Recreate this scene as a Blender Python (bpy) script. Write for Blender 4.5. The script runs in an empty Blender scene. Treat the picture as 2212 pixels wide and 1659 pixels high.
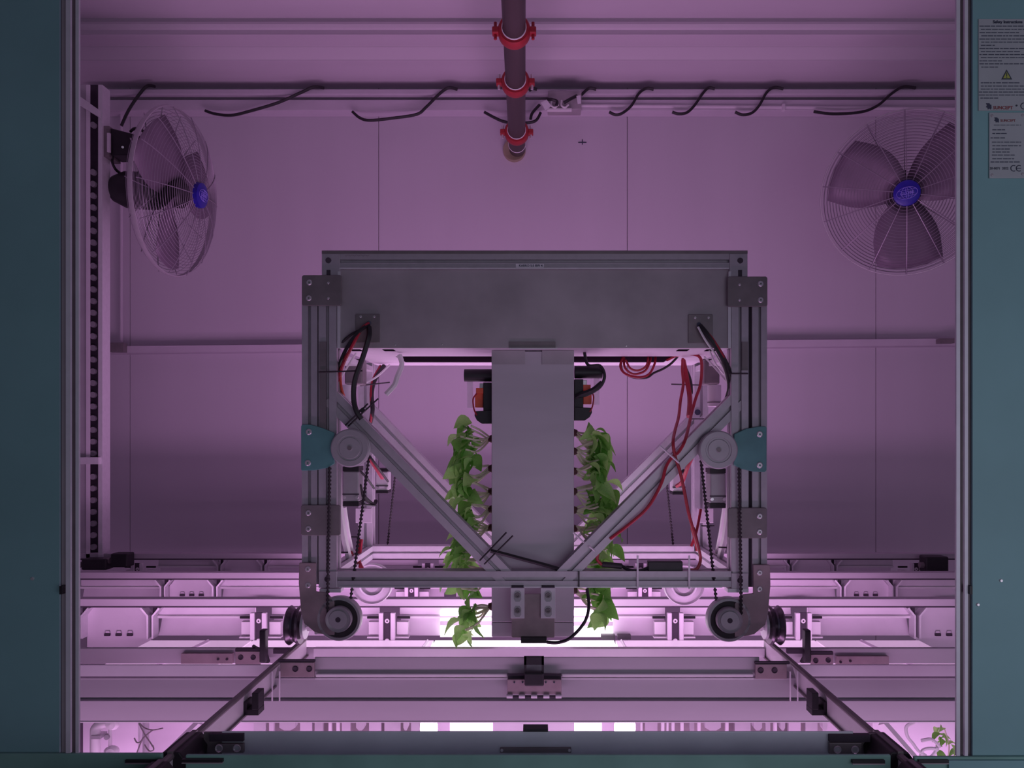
import bpy, math, random
from mathutils import Vector, Matrix
random.seed(7)
PI = math.pi
C = bpy.context.scene.collection
# ---------------------------------------------------------------- camera, world, lights, exposure
H = 1.6                    # camera height above the hall floor
F = 1700.0                 # focal length in pixels of the 2212 x 1659 frame
VX, VY = 1155.0, 945.0     # vanishing point of the depth direction
cam_d = bpy.data.cameras.new('camera'); cam = bpy.data.objects.new('camera', cam_d); C.objects.link(cam)
cam_d.sensor_width = 36.0; cam_d.lens = F/2212*36.0
cam_d.shift_x = (1106-VX)/2212; cam_d.shift_y = (VY-829.5)/2212
cam_d.clip_start = 0.05
cam.location = (0, 0, H); cam.rotation_euler = (PI/2, 0, 0)
sc = bpy.context.scene; sc.camera = cam
sc.view_settings.view_transform = 'Standard'; sc.view_settings.look = 'None'
sc.view_settings.gamma = 1.0; sc.view_settings.use_curve_mapping = False
sc.view_settings.exposure = 0.0
w = bpy.data.worlds.new('hall'); sc.world = w; w.use_nodes = True
w.node_tree.nodes['Background'].inputs[0].default_value = (0.30, 0.36, 0.46, 1)
w.node_tree.nodes['Background'].inputs[1].default_value = 0.10

def area(name, loc, rot, sx, sy, energy, col):
    d = bpy.data.lights.new(name, 'AREA'); d.shape = 'RECTANGLE'; d.size = sx; d.size_y = sy
    d.energy = energy; d.color = col
    o = bpy.data.objects.new(name, d); C.objects.link(o); o.location = loc; o.rotation_euler = rot
    return o
PINK = (1.0, 0.50, 1.0)
# pink grow light rising from the level below, between the rack rows
area('grow_light_centre', (0.0, 2.55, H-0.61), (PI, 0, 0), 1.7, 0.26, 5.0, PINK)
area('grow_light_back', (0.0, 3.02, H-0.54), (PI, 0, 0), 2.0, 0.28, 8.5, PINK)
area('second_row_fill', (-0.1, 2.44, H-0.60), (math.radians(130), 0, 0), 2.8, 0.05, 3.6, PINK)  # unseen strip added to brighten the second row's plates
area('first_row_fill', (-0.1, 1.90, H-0.59), (math.radians(125), 0, 0), 2.7, 0.05, 5.6, PINK)  # added out of view to light the first row's plates
area('front_beam_fill', (0.0, 1.33, H-0.72), (math.radians(135), 0, 0), 2.3, 0.08, 2.2, (1.0, 0.55, 1.0))  # added under the sill to wash the front beam and rails pink
area('grow_light_lower', (0.0, 1.72, H-1.0), (math.radians(120), 0, 0), 2.2, 0.3, 8, PINK)
# cool work light of the aisle behind the camera
area('aisle_worklight', (1.0, -0.5, H-0.3), (math.radians(92), 0, math.radians(8)), 2.0, 1.0, 8.6, (0.84, 0.80, 1.0))

# ---------------------------------------------------------------- helpers
def pt(px, py, Y):
    return Vector(((px-VX)*Y/F, Y, H+(VY-py)*Y/F))
def zz(h): return H+h

MATS = {}
def mat(name, col, rough=0.5, metal=0.0, var=0.06, scale=30.0, bump=0.0, emit=None, estr=0.0, alpha=1.0, stretch=None, trans=0.0):
    m = bpy.data.materials.new(name); m.use_nodes = True; nt = m.node_tree; b = nt.nodes['Principled BSDF']
    b.inputs['Roughness'].default_value = rough; b.inputs['Metallic'].default_value = metal
    tc = nt.nodes.new('ShaderNodeTexCoord'); mp = nt.nodes.new('ShaderNodeMapping')
    nt.links.new(tc.outputs['Object'], mp.inputs['Vector'])
    if stretch: mp.inputs['Scale'].default_value = stretch
    n = nt.nodes.new('ShaderNodeTexNoise'); n.inputs['Scale'].default_value = scale; n.inputs['Detail'].default_value = 4
    nt.links.new(mp.outputs['Vector'], n.inputs['Vector'])
    r = nt.nodes.new('ShaderNodeValToRGB')
    lo = [max(0, c*(1-var)) for c in col[:3]]; hi = [min(1, c*(1+var)) for c in col[:3]]
    r.color_ramp.elements[0].color = (*lo, 1); r.color_ramp.elements[1].color = (*hi, 1)
    r.color_ramp.elements[0].position = 0.3; r.color_ramp.elements[1].position = 0.7
    nt.links.new(n.outputs['Fac'], r.inputs['Fac']); nt.links.new(r.outputs['Color'], b.inputs['Base Color'])
    if bump:
        bp = nt.nodes.new('ShaderNodeBump'); bp.inputs['Strength'].default_value = bump; bp.inputs['Distance'].default_value = 0.002
        nt.links.new(n.outputs['Fac'], bp.inputs['Height']); nt.links.new(bp.outputs['Normal'], b.inputs['Normal'])
    if emit:
        b.inputs['Emission Color'].default_value = (*emit, 1); b.inputs['Emission Strength'].default_value = estr
    if alpha < 1: b.inputs['Alpha'].default_value = alpha
    if trans: b.inputs['Transmission Weight'].default_value = trans
    if 'leaf' in name:
        tl = nt.nodes.new('ShaderNodeBsdfTranslucent'); mx = nt.nodes.new('ShaderNodeMixShader'); mx.inputs[0].default_value = 0.4
        nt.links.new(r.outputs['Color'], tl.inputs['Color']); nt.links.new(b.outputs[0], mx.inputs[1]); nt.links.new(tl.outputs[0], mx.inputs[2])
        nt.links.new(mx.outputs[0], nt.nodes['Material Output'].inputs['Surface'])
    MATS[name] = m; return m
WALL = mat('painted wall panel', (0.62, 0.57, 0.64), 0.6, 0, 0.03, 3, 0.15, stretch=(1, 1, 0.1))
CEIL = mat('white ceiling sheet', (0.66, 0.60, 0.67), 0.55, 0, 0.04, 5, 0.1, stretch=(0.1, 1, 1))
TRIM = mat('white trim', (0.62, 0.56, 0.64), 0.5, 0, 0.03, 8)
FLOOR = mat('grey resin floor', (0.25, 0.25, 0.27), 0.6, 0, 0.15, 6)
ALU = mat('anodised aluminium', (0.48, 0.44, 0.49), 0.42, 0.25, 0.05, 60)
ALUL = mat('bright aluminium', (0.72, 0.70, 0.74), 0.38, 0.25, 0.04, 60)
GALV = mat('galvanised sheet', (0.41, 0.37, 0.40), 0.5, 0.2, 0.14, 9, 0.05)
PLATE = mat('dull steel plate', (0.23, 0.20, 0.21), 0.5, 0.3, 0.12, 25)
RUSTY = mat('brown steel plate', (0.34, 0.26, 0.28), 0.5, 0.2, 0.14, 30)
TEAL = mat('green painted plate', (0.12, 0.32, 0.31), 0.5, 0.1, 0.1, 25)
PANEL = mat('blue grey panel', (0.22, 0.43, 0.44), 0.55, 0.05, 0.10, 4, 0.05)
SILL = mat('green grey sill', (0.20, 0.40, 0.34), 0.55, 0.05, 0.12, 12, 0.05)
BEAM = mat('zinc beam', (0.50, 0.46, 0.51), 0.5, 0.15, 0.07, 14, 0.04, stretch=(0.2, 1, 1))
BEAML = mat('white lacquered steel', (0.74, 0.68, 0.75), 0.45, 0.05, 0.04, 14)
WHITE = mat('white plastic', (0.80, 0.77, 0.80), 0.45, 0, 0.03, 20)
PULL = mat('grey pulley', (0.42, 0.40, 0.43), 0.45, 0.2, 0.05, 40)
RUBB = mat('black rubber', (0.035, 0.028, 0.035), 0.6, 0, 0.2, 40)
BLACK = mat('black plastic', (0.018, 0.015, 0.020), 0.5, 0, 0.2, 40)
SLOT = mat('dark recess', (0.05, 0.035, 0.055), 0.7, 0, 0.1, 40)
VOID = mat('matt black opening', (0.012, 0.008, 0.012), 1.0, 0, 0.1, 40)
VOID.node_tree.nodes['Principled BSDF'].inputs['Specular IOR Level'].default_value = 0.0
RED = mat('red cable sheath', (0.42, 0.02, 0.045), 0.45, 0, 0.15, 60)
ORANGE = mat('orange connector', (0.80, 0.12, 0.06), 0.45, 0, 0.1, 60)
REDP = mat('red coupling paint', (0.36, 0.02, 0.03), 0.5, 0, 0.15, 40)
PIPE = mat('dark steel pipe', (0.075, 0.055, 0.055), 0.45, 0.3, 0.15, 12, 0.05, stretch=(1, 0.1, 1))
STEEL = mat('bright screw steel', (0.70, 0.68, 0.70), 0.3, 0.6, 0.05, 60)
BRASS = mat('brass', (0.45, 0.38, 0.26), 0.35, 0.6, 0.08, 40)
BLUE = mat('blue fan badge', (0.02, 0.012, 0.32), 0.4, 0, 0.1, 40)
BLUEL = mat('pale blue print', (0.26, 0.22, 0.75), 0.5, 0, 0.05, 40)
WIRE = mat('fan guard wire', (0.30, 0.26, 0.32), 0.4, 0.3, 0.05, 40)
DARKM = mat('dark polished steel', (0.16, 0.13, 0.16), 0.25, 0.8, 0.2, 30)
PSTR = mat('post aluminium', (0.72, 0.70, 0.78), 0.45, 0.1, 0.04, 50)  # pale tint carries the pink light caught by the post strips
BLADE = mat('fan blade', (0.20, 0.15, 0.21), 0.5, 0.1, 0.1, 10)
PAPER = mat('silver label', (0.46, 0.50, 0.52), 0.5, 0.1, 0.04, 30)
PLABEL = mat('white label', (0.75, 0.72, 0.78), 0.5, 0, 0.03, 30)
INK = mat('label ink', (0.05, 0.06, 0.10), 0.6, 0, 0.1, 60)
INKR = mat('label red ink', (0.30, 0.07, 0.08), 0.6, 0, 0.1, 60)
YEL = mat('label yellow', (0.42, 0.48, 0.10), 0.6, 0, 0.05, 60)
CLEAR = mat('clear acrylic', (0.85, 0.8, 0.88), 0.15, 0, 0.02, 20, alpha=0.28)
LEAF = mat('basil leaf', (0.19, 0.50, 0.08), 0.5, 0, 0.35, 60, 0.3)
LEAFL = mat('pale basil leaf', (0.42, 0.78, 0.22), 0.5, 0, 0.25, 60, 0.3)
STEM = mat('pale basil stem', (0.80, 0.76, 0.58), 0.5, 0, 0.12, 40)
PLUG = mat('dark red plug', (0.10, 0.03, 0.04), 0.7, 0, 0.2, 60)
GLOW = mat('white sheet with pink glow', (0.8, 0.75, 0.8), 0.5, 0, 0.02, 20, emit=(1.0, 0.62, 1.0), estr=0.62)  # white sheets whose lit look is put in as emission
GLOWW = mat('white sheet with white glow', (0.8, 0.75, 0.8), 0.5, 0, 0.02, 20, emit=(1.0, 0.90, 1.0), estr=2.2)
GLOWD = mat('white sheet with faint glow', (0.8, 0.75, 0.8), 0.5, 0, 0.02, 20, emit=(1.0, 0.62, 1.0), estr=0.36)
RSILL = mat('brightened grey sill', (0.74, 0.78, 0.84), 0.5, 0.05, 0.06, 12, 0.05)  # grey raised in place of the purple light on the rear sill
LAMP = mat('grow lamp', (0.8, 0.8, 0.8), 0.5, 0, 0.02, 20, emit=(1.0, 0.85, 1.0), estr=14)

ORG = {}
def org(o): return ORG.get(o.name, Vector((0, 0, 0)))
def tag(o, label=None, cat=None, group=None, kind=None):
    if label: o['label'] = label
    if cat: o['category'] = cat
    if group: o['group'] = group
    if kind: o['kind'] = kind
    return o
def thing(name, label, cat, loc, group=None, kind=None, rot=None):
    o = bpy.data.objects.new(name, None); C.objects.link(o); o.empty_display_size = 0.05
    o.location = loc
    if rot: o.rotation_euler = rot
    ORG[o.name] = Vector(loc)
    return tag(o, label, cat, group, kind)

class MB:
    def __init__(s): s.v = []; s.f = []
    def add(s, vs, fs):
        n = len(s.v); s.v += [Vector(v) for v in vs]; s.f += [tuple(i+n for i in f) for f in fs]; return s
    def box(s, x0, x1, y0, y1, z0, z1):
        vs = [(x, y, z) for z in (z0, z1) for y in (y0, y1) for x in (x0, x1)]
        return s.add(vs, [(0, 2, 3, 1), (4, 5, 7, 6), (0, 1, 5, 4), (2, 6, 7, 3), (0, 4, 6, 2), (1, 3, 7, 5)])
    def rect(s, px0, py0, px1, py1, Y, th=0.01):      # box whose front face fills the given rectangle at depth Y
        a = pt(px0, py1, Y); b = pt(px1, py0, Y)
        return s.box(a.x, b.x, Y, Y+th, a.z, b.z)
    def prism(s, pts, Y0, Y1):                          # polygon in XZ extruded along Y
        n = len(pts)
        vs = [(x, Y0, z) for x, z in pts]+[(x, Y1, z) for x, z in pts]
        fs = [tuple(range(n)), tuple(range(2*n-1, n-1, -1))]+[(i, i+n, (i+1) % n+n, (i+1) % n) for i in range(n)]
        return s.add(vs, fs)
    def pprism(s, ppts, Y, th):
        return s.prism([(pt(x, y, Y).x, pt(x, y, Y).z) for x, y in ppts], Y, Y+th)
    def tube(s, pts, r, seg=8, cap=True):
        pts = [Vector(p) for p in pts]; n = len(pts); rings = []
        rr = r if isinstance(r, (list, tuple)) else [r]*n
        prev = None
        for i, p in enumerate(pts):
            d = (pts[min(i+1, n-1)]-pts[max(i-1, 0)])
            if d.length < 1e-9: d = Vector((0, 0, 1))
            d.normalize()
            if prev is None:
                a = Vector((0, 0, 1)) if abs(d.z) < 0.9 else Vector((0, 1, 0))
                u = d.cross(a).normalized()
            else:
                u = (prev-d*prev.dot(d)).normalized()
            prev = u; v = d.cross(u)
            rings.append([p+(u*math.cos(2*PI*k/seg)+v*math.sin(2*PI*k/seg))*rr[i] for k in range(seg)])
        vs = [q for ring in rings for q in ring]
        fs = [(i*seg+k, i*seg+(k+1) % seg, (i+1)*seg+(k+1) % seg, (i+1)*seg+k) for i in range(n-1) for k in range(seg)]
        if cap: fs += [tuple(range(seg-1, -1, -1)), tuple(range((n-1)*seg, n*seg))]
        return s.add(vs, fs)
    def cyl(s, p0, p1, r, seg=20, r2=None): return s.tube([p0, p1], [r, r if r2 is None else r2], seg)
    def lathe(s, c, prof, seg=40, axis='y'):            # prof: (radius, offset along the axis)
        c = Vector(c); vs = []; n = len(prof)
        for r, h in prof:
            for k in range(seg):
                a = 2*PI*k/seg; cu, sv = r*math.cos(a), r*math.sin(a)
                vs.append(c+(Vector((cu, h, sv)) if axis == 'y' else Vector((h, cu, sv)) if axis == 'x' else Vector((cu, sv, h))))
        fs = [(i*seg+k, i*seg+(k+1) % seg, (i+1)*seg+(k+1) % seg, (i+1)*seg+k) for i in range(n-1) for k in range(seg)]
        return s.add(vs, fs)
    def profile(s, p0, p1, u, w, h, slot=0.2, d=0.46):  # slotted aluminium extrusion
        p0 = Vector(p0); p1 = Vector(p1); ax = (p1-p0).normalized(); u = Vector(u); u = (u-ax*u.dot(ax)).normalized(); v = ax.cross(u)
        a = 0.5; sl = slot/2; poly = []
        for q in range(4):
            ca, sa = math.cos(q*PI/2), math.sin(q*PI/2)
            for x, y in ((a, -a), (a, -sl), (a-d*0.6, -sl), (a-d*0.6, sl), (a, sl)):
                poly.append((x*ca-y*sa, x*sa+y*ca))
        n = len(poly)
        vs = [P+u*(x*w)+v*(y*h) for P in (p0, p1) for x, y in poly]
        fs = [(i, (i+1) % n, (i+1) % n+n, i+n) for i in range(n)]
        # caps: centre cross and corners
        fs += [tuple(range(n-1, -1, -1)), tuple(range(n, 2*n))]
        return s.add(vs, fs)
    def build(s, name, m, parent=None, smooth=False, bevel=0.0, label=None, cat=None, group=None, kind=None, local=False):
        me = bpy.data.meshes.new(name)
        if parent is not None: o0 = Vector((0, 0, 0)) if local else org(parent)
        else:
            xs = [v.x for v in s.v]; ys = [v.y for v in s.v]; zs = [v.z for v in s.v]
            o0 = Vector(((min(xs)+max(xs))/2, (min(ys)+max(ys))/2, min(zs)))
        me.from_pydata([v-o0 for v in s.v], [], s.f); me.materials.append(m); me.update()
        if smooth:
            for p in me.polygons: p.use_smooth = len(p.vertices) <= 4
            me.set_sharp_from_angle(angle=math.radians(35))
        o = bpy.data.objects.new(name, me); C.objects.link(o)
        if parent is not None: o.parent = parent
        else: o.location = o0
        ORG[o.name] = Vector((0, 0, 0)) if local else o0
        if bevel:
            b = o.modifiers.new('bevel', 'BEVEL'); b.width = bevel; b.segments = 2; b.limit_method = 'ANGLE'
        return tag(o, label, cat, group, kind)

def smooth_path(pts, n=6):
    P = [Vector(p) for p in pts]; out = []
    for i in range(len(P)-1):
        a = P[max(i-1, 0)]; b = P[i]; c = P[i+1]; d = P[min(i+2, len(P)-1)]
        for k in range(n):
            t = k/n
            out.append(0.5*((2*b)+(c-a)*t+(2*a-5*b+4*c-d)*t*t+(3*b-a-3*c+d)*t**3))
    out.append(P[-1]); return out
def cable(ppts, r, name='cable', m=BLACK, parent=None, seg=6, **k):      # ppts: (px, py, Y)
    return MB().tube(smooth_path([pt(*p) for p in ppts]), r, seg).build(name, m, parent, smooth=True, **k)
def text_mesh(name, body, size, m, loc, parent, rotz=0.0, align='LEFT', bold=0.0):
    cu = bpy.data.curves.new(name, 'FONT'); cu.body = body; cu.size = size; cu.align_x = align; cu.offset = bold; cu.extrude = 0.0002
    cu.resolution_u = 3
    o = bpy.data.objects.new(name+'_tmp', cu); C.objects.link(o)
    bpy.context.view_layer.update()
    me = bpy.data.meshes.new_from_object(o.evaluated_get(bpy.context.evaluated_depsgraph_get()))
    bpy.data.objects.remove(o); me.materials.clear(); me.materials.append(m)
    t = bpy.data.objects.new(name, me); C.objects.link(t); t.parent = parent
    t.rotation_euler = (PI/2, rotz, 0); t.location = Vector(loc)-org(parent)
    ORG[t.name] = org(parent)
    return t
def struct(o): o['kind'] = 'structure'; return o

# ---------------------------------------------------------------- the hall shell
YW = 4.2
struct(MB().box(-3.2, 3.2, -2.5, YW+0.1, -0.1, 0).build('floor', FLOOR))
wall = struct(MB().box(-3.2, 3.2, YW+0.02, YW+0.14, 0, H+2.1).build('wall_back', SLOT))
xs = [-3.2]+[(p-VX)*YW/F for p in (281, 818, 1355, 1892)]+[3.2]
for i in range(len(xs)-1):
    MB().box(xs[i]+0.0016, xs[i+1]-0.0016, YW, YW+0.03, 0.0, H+1.95).build('panel', WALL, wall)
struct(MB().box(-3.32, -3.2, -2.5, YW+0.1, 0, H+2.1).build('wall_left', WALL))
struct(MB().box(3.2, 3.32, -2.5, YW+0.1, 0, H+2.1).build('wall_right', WALL))
# ceiling sheet with its folds, seen from below
hc = 1.865; h1, h2 = 1.9765, 1.900
Ya = F*h2/870
cp = [(-2.5, h1), (Ya, h1), (Ya, h1-.016), (Ya-.012, h1-.022), (Ya-.014, h1-.034), (Ya-.006, h1-.046), (Ya+.004, h1-.052), (Ya, h2+.004), (Ya-.002, h2),
      (3.822, h2), (3.823, h2-.003), (3.828, h2-.003), (3.829, h2), (3.895, 1.8705), (3.896, 1.866), (3.902, 1.866), (3.903, 1.870), (YW+0.1, hc)]
n = len(cp); mb = MB()
vs = [(x, y, zz(h)) for x in (-3.2, 3.2) for y, h in cp]+[(x, y, zz(hc+0.2)) for x in (-3.2, 3.2) for y in (-2.5, YW+0.1)]
fs = [(i, i+1, n+i+1, n+i) for i in range(n-1)]+[(2*n, 2*n+2, 2*n+3, 2*n+1)]
struct(mb.add(vs, fs).build('ceiling', CEIL))
# cornice trims where wall and ceiling meet
def zY(py, Y): return H+(VY-py)*Y/F
struct(MB().box(-2.3, 3.1, 4.10, 4.2, zY(204, 4.10), zY(192, 4.10)).build('trim_1', TRIM, bevel=0.004))
struct(MB().box(-2.3, 3.1, 4.15, 4.2, zY(214, 4.15), zY(204, 4.15)).build('trim_2', TRIM))
struct(MB().box(-2.3, 3.1, 4.12, 4.2, zY(239, 4.12), zY(215, 4.12)).build('trim_3', TRIM, bevel=0.003))
# ledge strip half way up the wall
a = pt(228, 748, 4.12); b = pt(2080, 731, 4.12)
struct(MB().add([(a.x, 4.12, a.z-0.036), (b.x, 4.12, b.z-0.036), (b.x, 4.12, b.z), (a.x, 4.12, a.z), (a.x, 4.2, a.z-0.036), (b.x, 4.2, b.z-0.036), (b.x, 4.2, b.z), (a.x, 4.2, a.z)],
   [(0, 1, 2, 3), (3, 2, 6, 7), (0, 4, 5, 1), (4, 7, 6, 5), (0, 3, 7, 4), (1, 5, 6, 2)]).build('trim_4', TRIM))
MB().rect(234, 740, 266, 760, 4.08, 0.04).build('wall_clip', PLATE, label='small dark clip at left end of the wall ledge', cat='bracket')
MB().rect(2030, 731, 2062, 741, 4.08, 0.04).build('wall_clip', PLATE, label='small dark clip at right end of the wall ledge', cat='bracket')
MB().cyl(pt(262, 240, 4.17), pt(262, 740, 4.17), 0.008, 8).build('wall_conduit', TRIM, label='thin vertical conduit on the wall beside the left upright', cat='conduit', smooth=True)
t = thing('wall_cross_mark', 'small dark cross mark drawn on the back wall', 'mark', pt(1258, 312, 4.197))
MB().rect(1249, 306.5, 1267, 308.5, 4.197, 0.004).build('stroke', INK, t)
MB().rect(1257, 301, 1259, 312, 4.196, 0.004).build('stroke', INK, t)

# ---------------------------------------------------------------- sprinkler pipe and couplings
hp = 1.53; pr = 0.043; pcx = (1122-VX)*3.0/F
def pipeY(py): return F*hp/(VY-py)
px_of = lambda Y: pcx*1.0
root = thing('sprinkler_pipe', 'dark steel pipe running along the ceiling into the back wall', 'pipe', (pcx, 3.2, zz(hp-pr)))
MB().cyl((pcx+.004, 1.2, zz(hp)), (pcx-.035, YW+0.02, zz(hp)), pr, 28).build('tube', PIPE, root, smooth=True)
MB().lathe((pcx-.034, 4.10, zz(hp)), [(pr+.001, 0), (pr+.003, 0), (pr+.003, .006), (pr+.001, .006)], 28).build('ring_seal', WHITE, root, smooth=True)
MB().lathe((pcx-.050, 4.17, zz(hp-.002)), [(0.0, .0), (0.058, 0.0), (0.060, .004), (0.060, .03)], 28).build('wall_flange', BRASS, root, smooth=True)
for i, py in enumerate((50, 160, 268)):
    Y = pipeY(py+18)
    x = pcx+.004-.039*(Y-1.2)/3.0
    c = thing('pipe_coupling', ['red grooved pipe coupling nearest the camera', 'red pipe coupling, middle of the three', 'red pipe coupling nearest the back wall'][i], 'coupling', (x, Y, zz(hp-.07)), 'red couplings on the sprinkler pipe')
    MB().lathe((x, Y, zz(hp)), [(pr+.001, -.028), (pr+.013, -.028), (pr+.018, -.016), (pr+.018, .016), (pr+.013, .028), (pr+.001, .028)], 28).build('ring', REDP, c, smooth=True)
    MB().lathe((x, Y-.034, zz(hp)), [(pr+.001, 0), (pr+.004, .001), (pr+.004, .005), (pr+.001, .006)], 28).build('gasket_edge', WHITE, c, smooth=True)
    for s in (-1, 1):
        MB().box(*(sorted((x+s*(pr+.008), x+s*(pr+.040)))), Y-.018, Y+.018, zz(hp-.012), zz(hp+.012)).build('ear', REDP, c, bevel=0.004)
        MB().cyl((x+s*(pr+.028), Y, zz(hp-.030)), (x+s*(pr+.028), Y, zz(hp+.034)), 0.006, 10).build('bolt', STEEL if i else REDP, c, smooth=True)

# ---------------------------------------------------------------- loose black cables on the cornice
cab = [([(335, 187), (318, 186), (300, 205), (278, 238), (262, 272)], 'black cable dropping from the ceiling to the fan box on the left'),
       ([(700, 190), (678, 188), (650, 200), (600, 222), (540, 240), (500, 249), (465, 246), (443, 239)], 'black cable lying across the cornice, first from the left'),
       ([(988, 193), (968, 190), (948, 204), (920, 232), (900, 247), (850, 255), (800, 260), (778, 255), (761, 241)], 'black cable crossing the cornice above the left wall joint'),
       ([(1160, 193), (1150, 191), (1143, 196)], 'short black cable end peeking out right of the pipe'),
       ([(1046, 242), (1068, 254), (1090, 263), (1120, 266), (1155, 262), (1168, 243)], 'black cable looping behind the pipe near its end'),
       ([(1146, 258), (1150, 244), (1166, 226)], 'short black cable running from pipe to junction box tag'),
       ([(1288, 193), (1272, 191), (1256, 205)], 'short black cable right of the junction box'),
       ([(1412, 193), (1396, 191), (1380, 202), (1364, 228), (1345, 244), (1330, 248), (1316, 242)], 'black s-shaped cable over the right wall joint'),
       ([(1544, 192), (1530, 190), (1518, 202), (1500, 228), (1484, 243), (1466, 246), (1452, 242)], 'black s-shaped cable, second right of the junction box'),
       ([(1692, 192), (1672, 189), (1656, 200), (1640, 228), (1624, 244), (1604, 248), (1588, 242)], 'black s-shaped cable, third right of the junction box'),
       ([(1978, 190), (1950, 188), (1924, 204), (1896, 228), (1860, 242), (1800, 246), (1758, 241)], 'long black cable above the right fan')]
for pts, lab in cab:
    n = len(pts)
    ob = cable([(x, y, 4.09) for x, y in pts], 0.0075, 'hanging_cable', BLACK, label=lab, cat='cable')
    if n > 5: ob['group'] = 'black cables on the cornice'
t = thing('junction_box', 'grey electrical junction box under the cornice right of the pipe', 'junction box', pt(1215, 240, 4.08))
MB().rect(1184, 196, 1256, 236, 4.03, 0.08).build('box', GALV, t, bevel=0.003)
MB().rect(1182, 234, 1235, 238, 4.01, 0.02).build('lip', WHITE, t)
for x in (1199, 1221):
    MB().tube(smooth_path([pt(x-8, 217, 4.02), pt(x-8, 228, 4.01), pt(x, 232, 4.01), pt(x+7, 226, 4.01)]), 0.005, 8).build('cable_gland', WHITE, t, smooth=True)
cable([(1182, 215, 4.02), (1192, 215, 4.0), (1203, 219, 4.0), (1202, 228, 4.0)], 0.008, 'lead', BLACK, t)
cable([(1218, 222, 4.0), (1232, 214, 4.0), (1246, 207, 4.02)], 0.008, 'lead', BLACK, t)
MB().pprism([(1168, 222), (1181, 215), (1191, 229), (1178, 238)], 4.0, 0.003).build('cable_tag', PLABEL, t)
MB().pprism([(1245, 207), (1254, 206), (1255, 223), (1248, 224)], 4.0, 0.003).build('cable_tag', PLABEL, t)
MB().cyl(pt(1236, 228, 4.115), pt(2075, 235, 4.115), 0.008, 10).build('conduit', BEAML, smooth=True, label='thin white conduit running right from the junction box', cat='conduit')
MB().rect(1690, 224, 1696, 238, 4.10, 0.02).build('conduit_clip', BEAML, label='small white clip holding the conduit', cat='clip')

# ---------------------------------------------------------------- fans
def make_fan(loc, rot, label, motor_side=0):
    root = thing('wall_fan', label, 'fan', loc, rot=rot)
    R0 = 0.344
    def ring(mb, r, y, t=0.0011, seg=56):
        mb.tube([Vector((r*math.cos(2*PI*k/seg), y, r*math.sin(2*PI*k/seg))) for k in range(seg+1)], t, 4, cap=False)
    def yy(r, sgn):       # dished guard
        return sgn*(0.02+(0.085 if sgn < 0 else 0.035)*math.cos(min(1, r/R0)*PI/2)**0.8)
    for sgn, nm in ((-1, 'front_guard'), (1, 'rear_guard')):
        mb = MB(); r = 0.058
        while r < R0-0.004:
            ring(mb, r, yy(r, sgn)); r += 0.0125
        for k in range(14):
            a = 2*PI*k/14+0.12
            mb.tube([Vector((rr*math.cos(a), yy(rr, sgn)+sgn*0.002, rr*math.sin(a))) for rr in [0.05+i*(R0-0.05)/8 for i in range(9)]], 0.0020, 5)
        mb.build(nm, WIRE, root, local=True)
    MB().lathe((0, 0, 0), [(R0, -.009), (R0+.004, -.009), (R0+.006, 0), (R0+.004, .009), (R0, .009), (R0, -.009)], 72).build('rim', ALU, root, smooth=True, local=True)
    for k in range(3):
        a0 = math.radians(20+120*k); mb = MB(); rows = []
        for i in range(7):
            r = 0.06+i*0.043
            wd = 0.07+0.17*math.sin(min(1, (i+0.6)/6)*PI*0.62)
            rows.append([(r*math.cos(a0+u*wd/r*0.6+0.12*i/6), 0.03*u*(1.2-0.6*i/6), r*math.sin(a0+u*wd/r*0.6+0.12*i/6)) for u in (-1, -.5, 0, .5, 1)])
        vs = [v for row in rows for v in row]
        mb.add(vs, [(i*5+j, i*5+j+1, (i+1)*5+j+1, (i+1)*5+j) for i in range(6) for j in range(4)])
        o = mb.build('blade', BLADE, root, smooth=True, local=True)
        sm = o.modifiers.new('thick', 'SOLIDIFY'); sm.thickness = 0.002
    MB().lathe((0, 0, 0), [(0, -.045), (.045, -.045), (.06, -.03), (.06, .03), (.05, .05)], 28).build('blade_hub', BLACK, root, smooth=True, local=True)
    hub = MB().lathe((0, 0, 0), [(0, -.124), (.045, -.123), (.052, -.119), (.054, -.100)], 36).build('hub_badge', BLUE, root, smooth=True, local=True)
    lg = MB(); yb = -.1255
    for sx in (1.0, 0.55, 0.12):
        lg.tube([Vector((0.040*sx*math.cos(a), yb, 0.024*math.sin(a))) for a in [2*PI*k/32 for k in range(33)]], 0.0011, 4)
    for zq in (-.012, .012):
        hw = 0.040*math.sqrt(1-(zq/.024)**2)
        lg.tube([Vector((-hw, yb, zq)), Vector((hw, yb, zq))], 0.0010, 4)
    lg.build('globe_logo', BLUEL, hub, local=True)
    tx = text_mesh('lettering', 'GLOBE', 0.017, BLUEL, (0, yb-.001, -.0058), hub, align='CENTER', bold=0.0004)
    MB().lathe((0, 0, 0), [(.05, .05), (.074, .08), (.078, .15), (.076, .21), (.055, .26), (.0, .275)], 30).build('motor', BLACK, root, smooth=True, local=True)
    MB().box(-.02, .02, .10, .16, .06, .105).build('motor_terminal', BLACK, root, local=True, bevel=.004)
    return root
f2 = make_fan(pt(1956, 419, 3.42), (math.radians(14), math.radians(-7), math.radians(-24)), 'large wall fan facing the camera with blue hub at upper right')
f1 = make_fan(pt(378, 418, 3.35), (math.radians(5), 0, math.radians(88)), 'large fan turned sideways on the left with black motor')
t = thing('fan_switch_box', 'black tapered switch box beside the sideways fan', 'switch box', pt(265, 335, 3.3))
MB().pprism([(238, 276), (300, 292), (315, 302), (300, 334), (238, 335)], 3.28, 0.09).build('box', BLACK, t, bevel=.004)
MB().rect(222, 272, 236, 338, 3.27, 0.09).build('mount_plate', PLATE, t)
MB().rect(231, 287, 237, 328, 3.262, 0.01).build('strip', BEAML, t)
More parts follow.
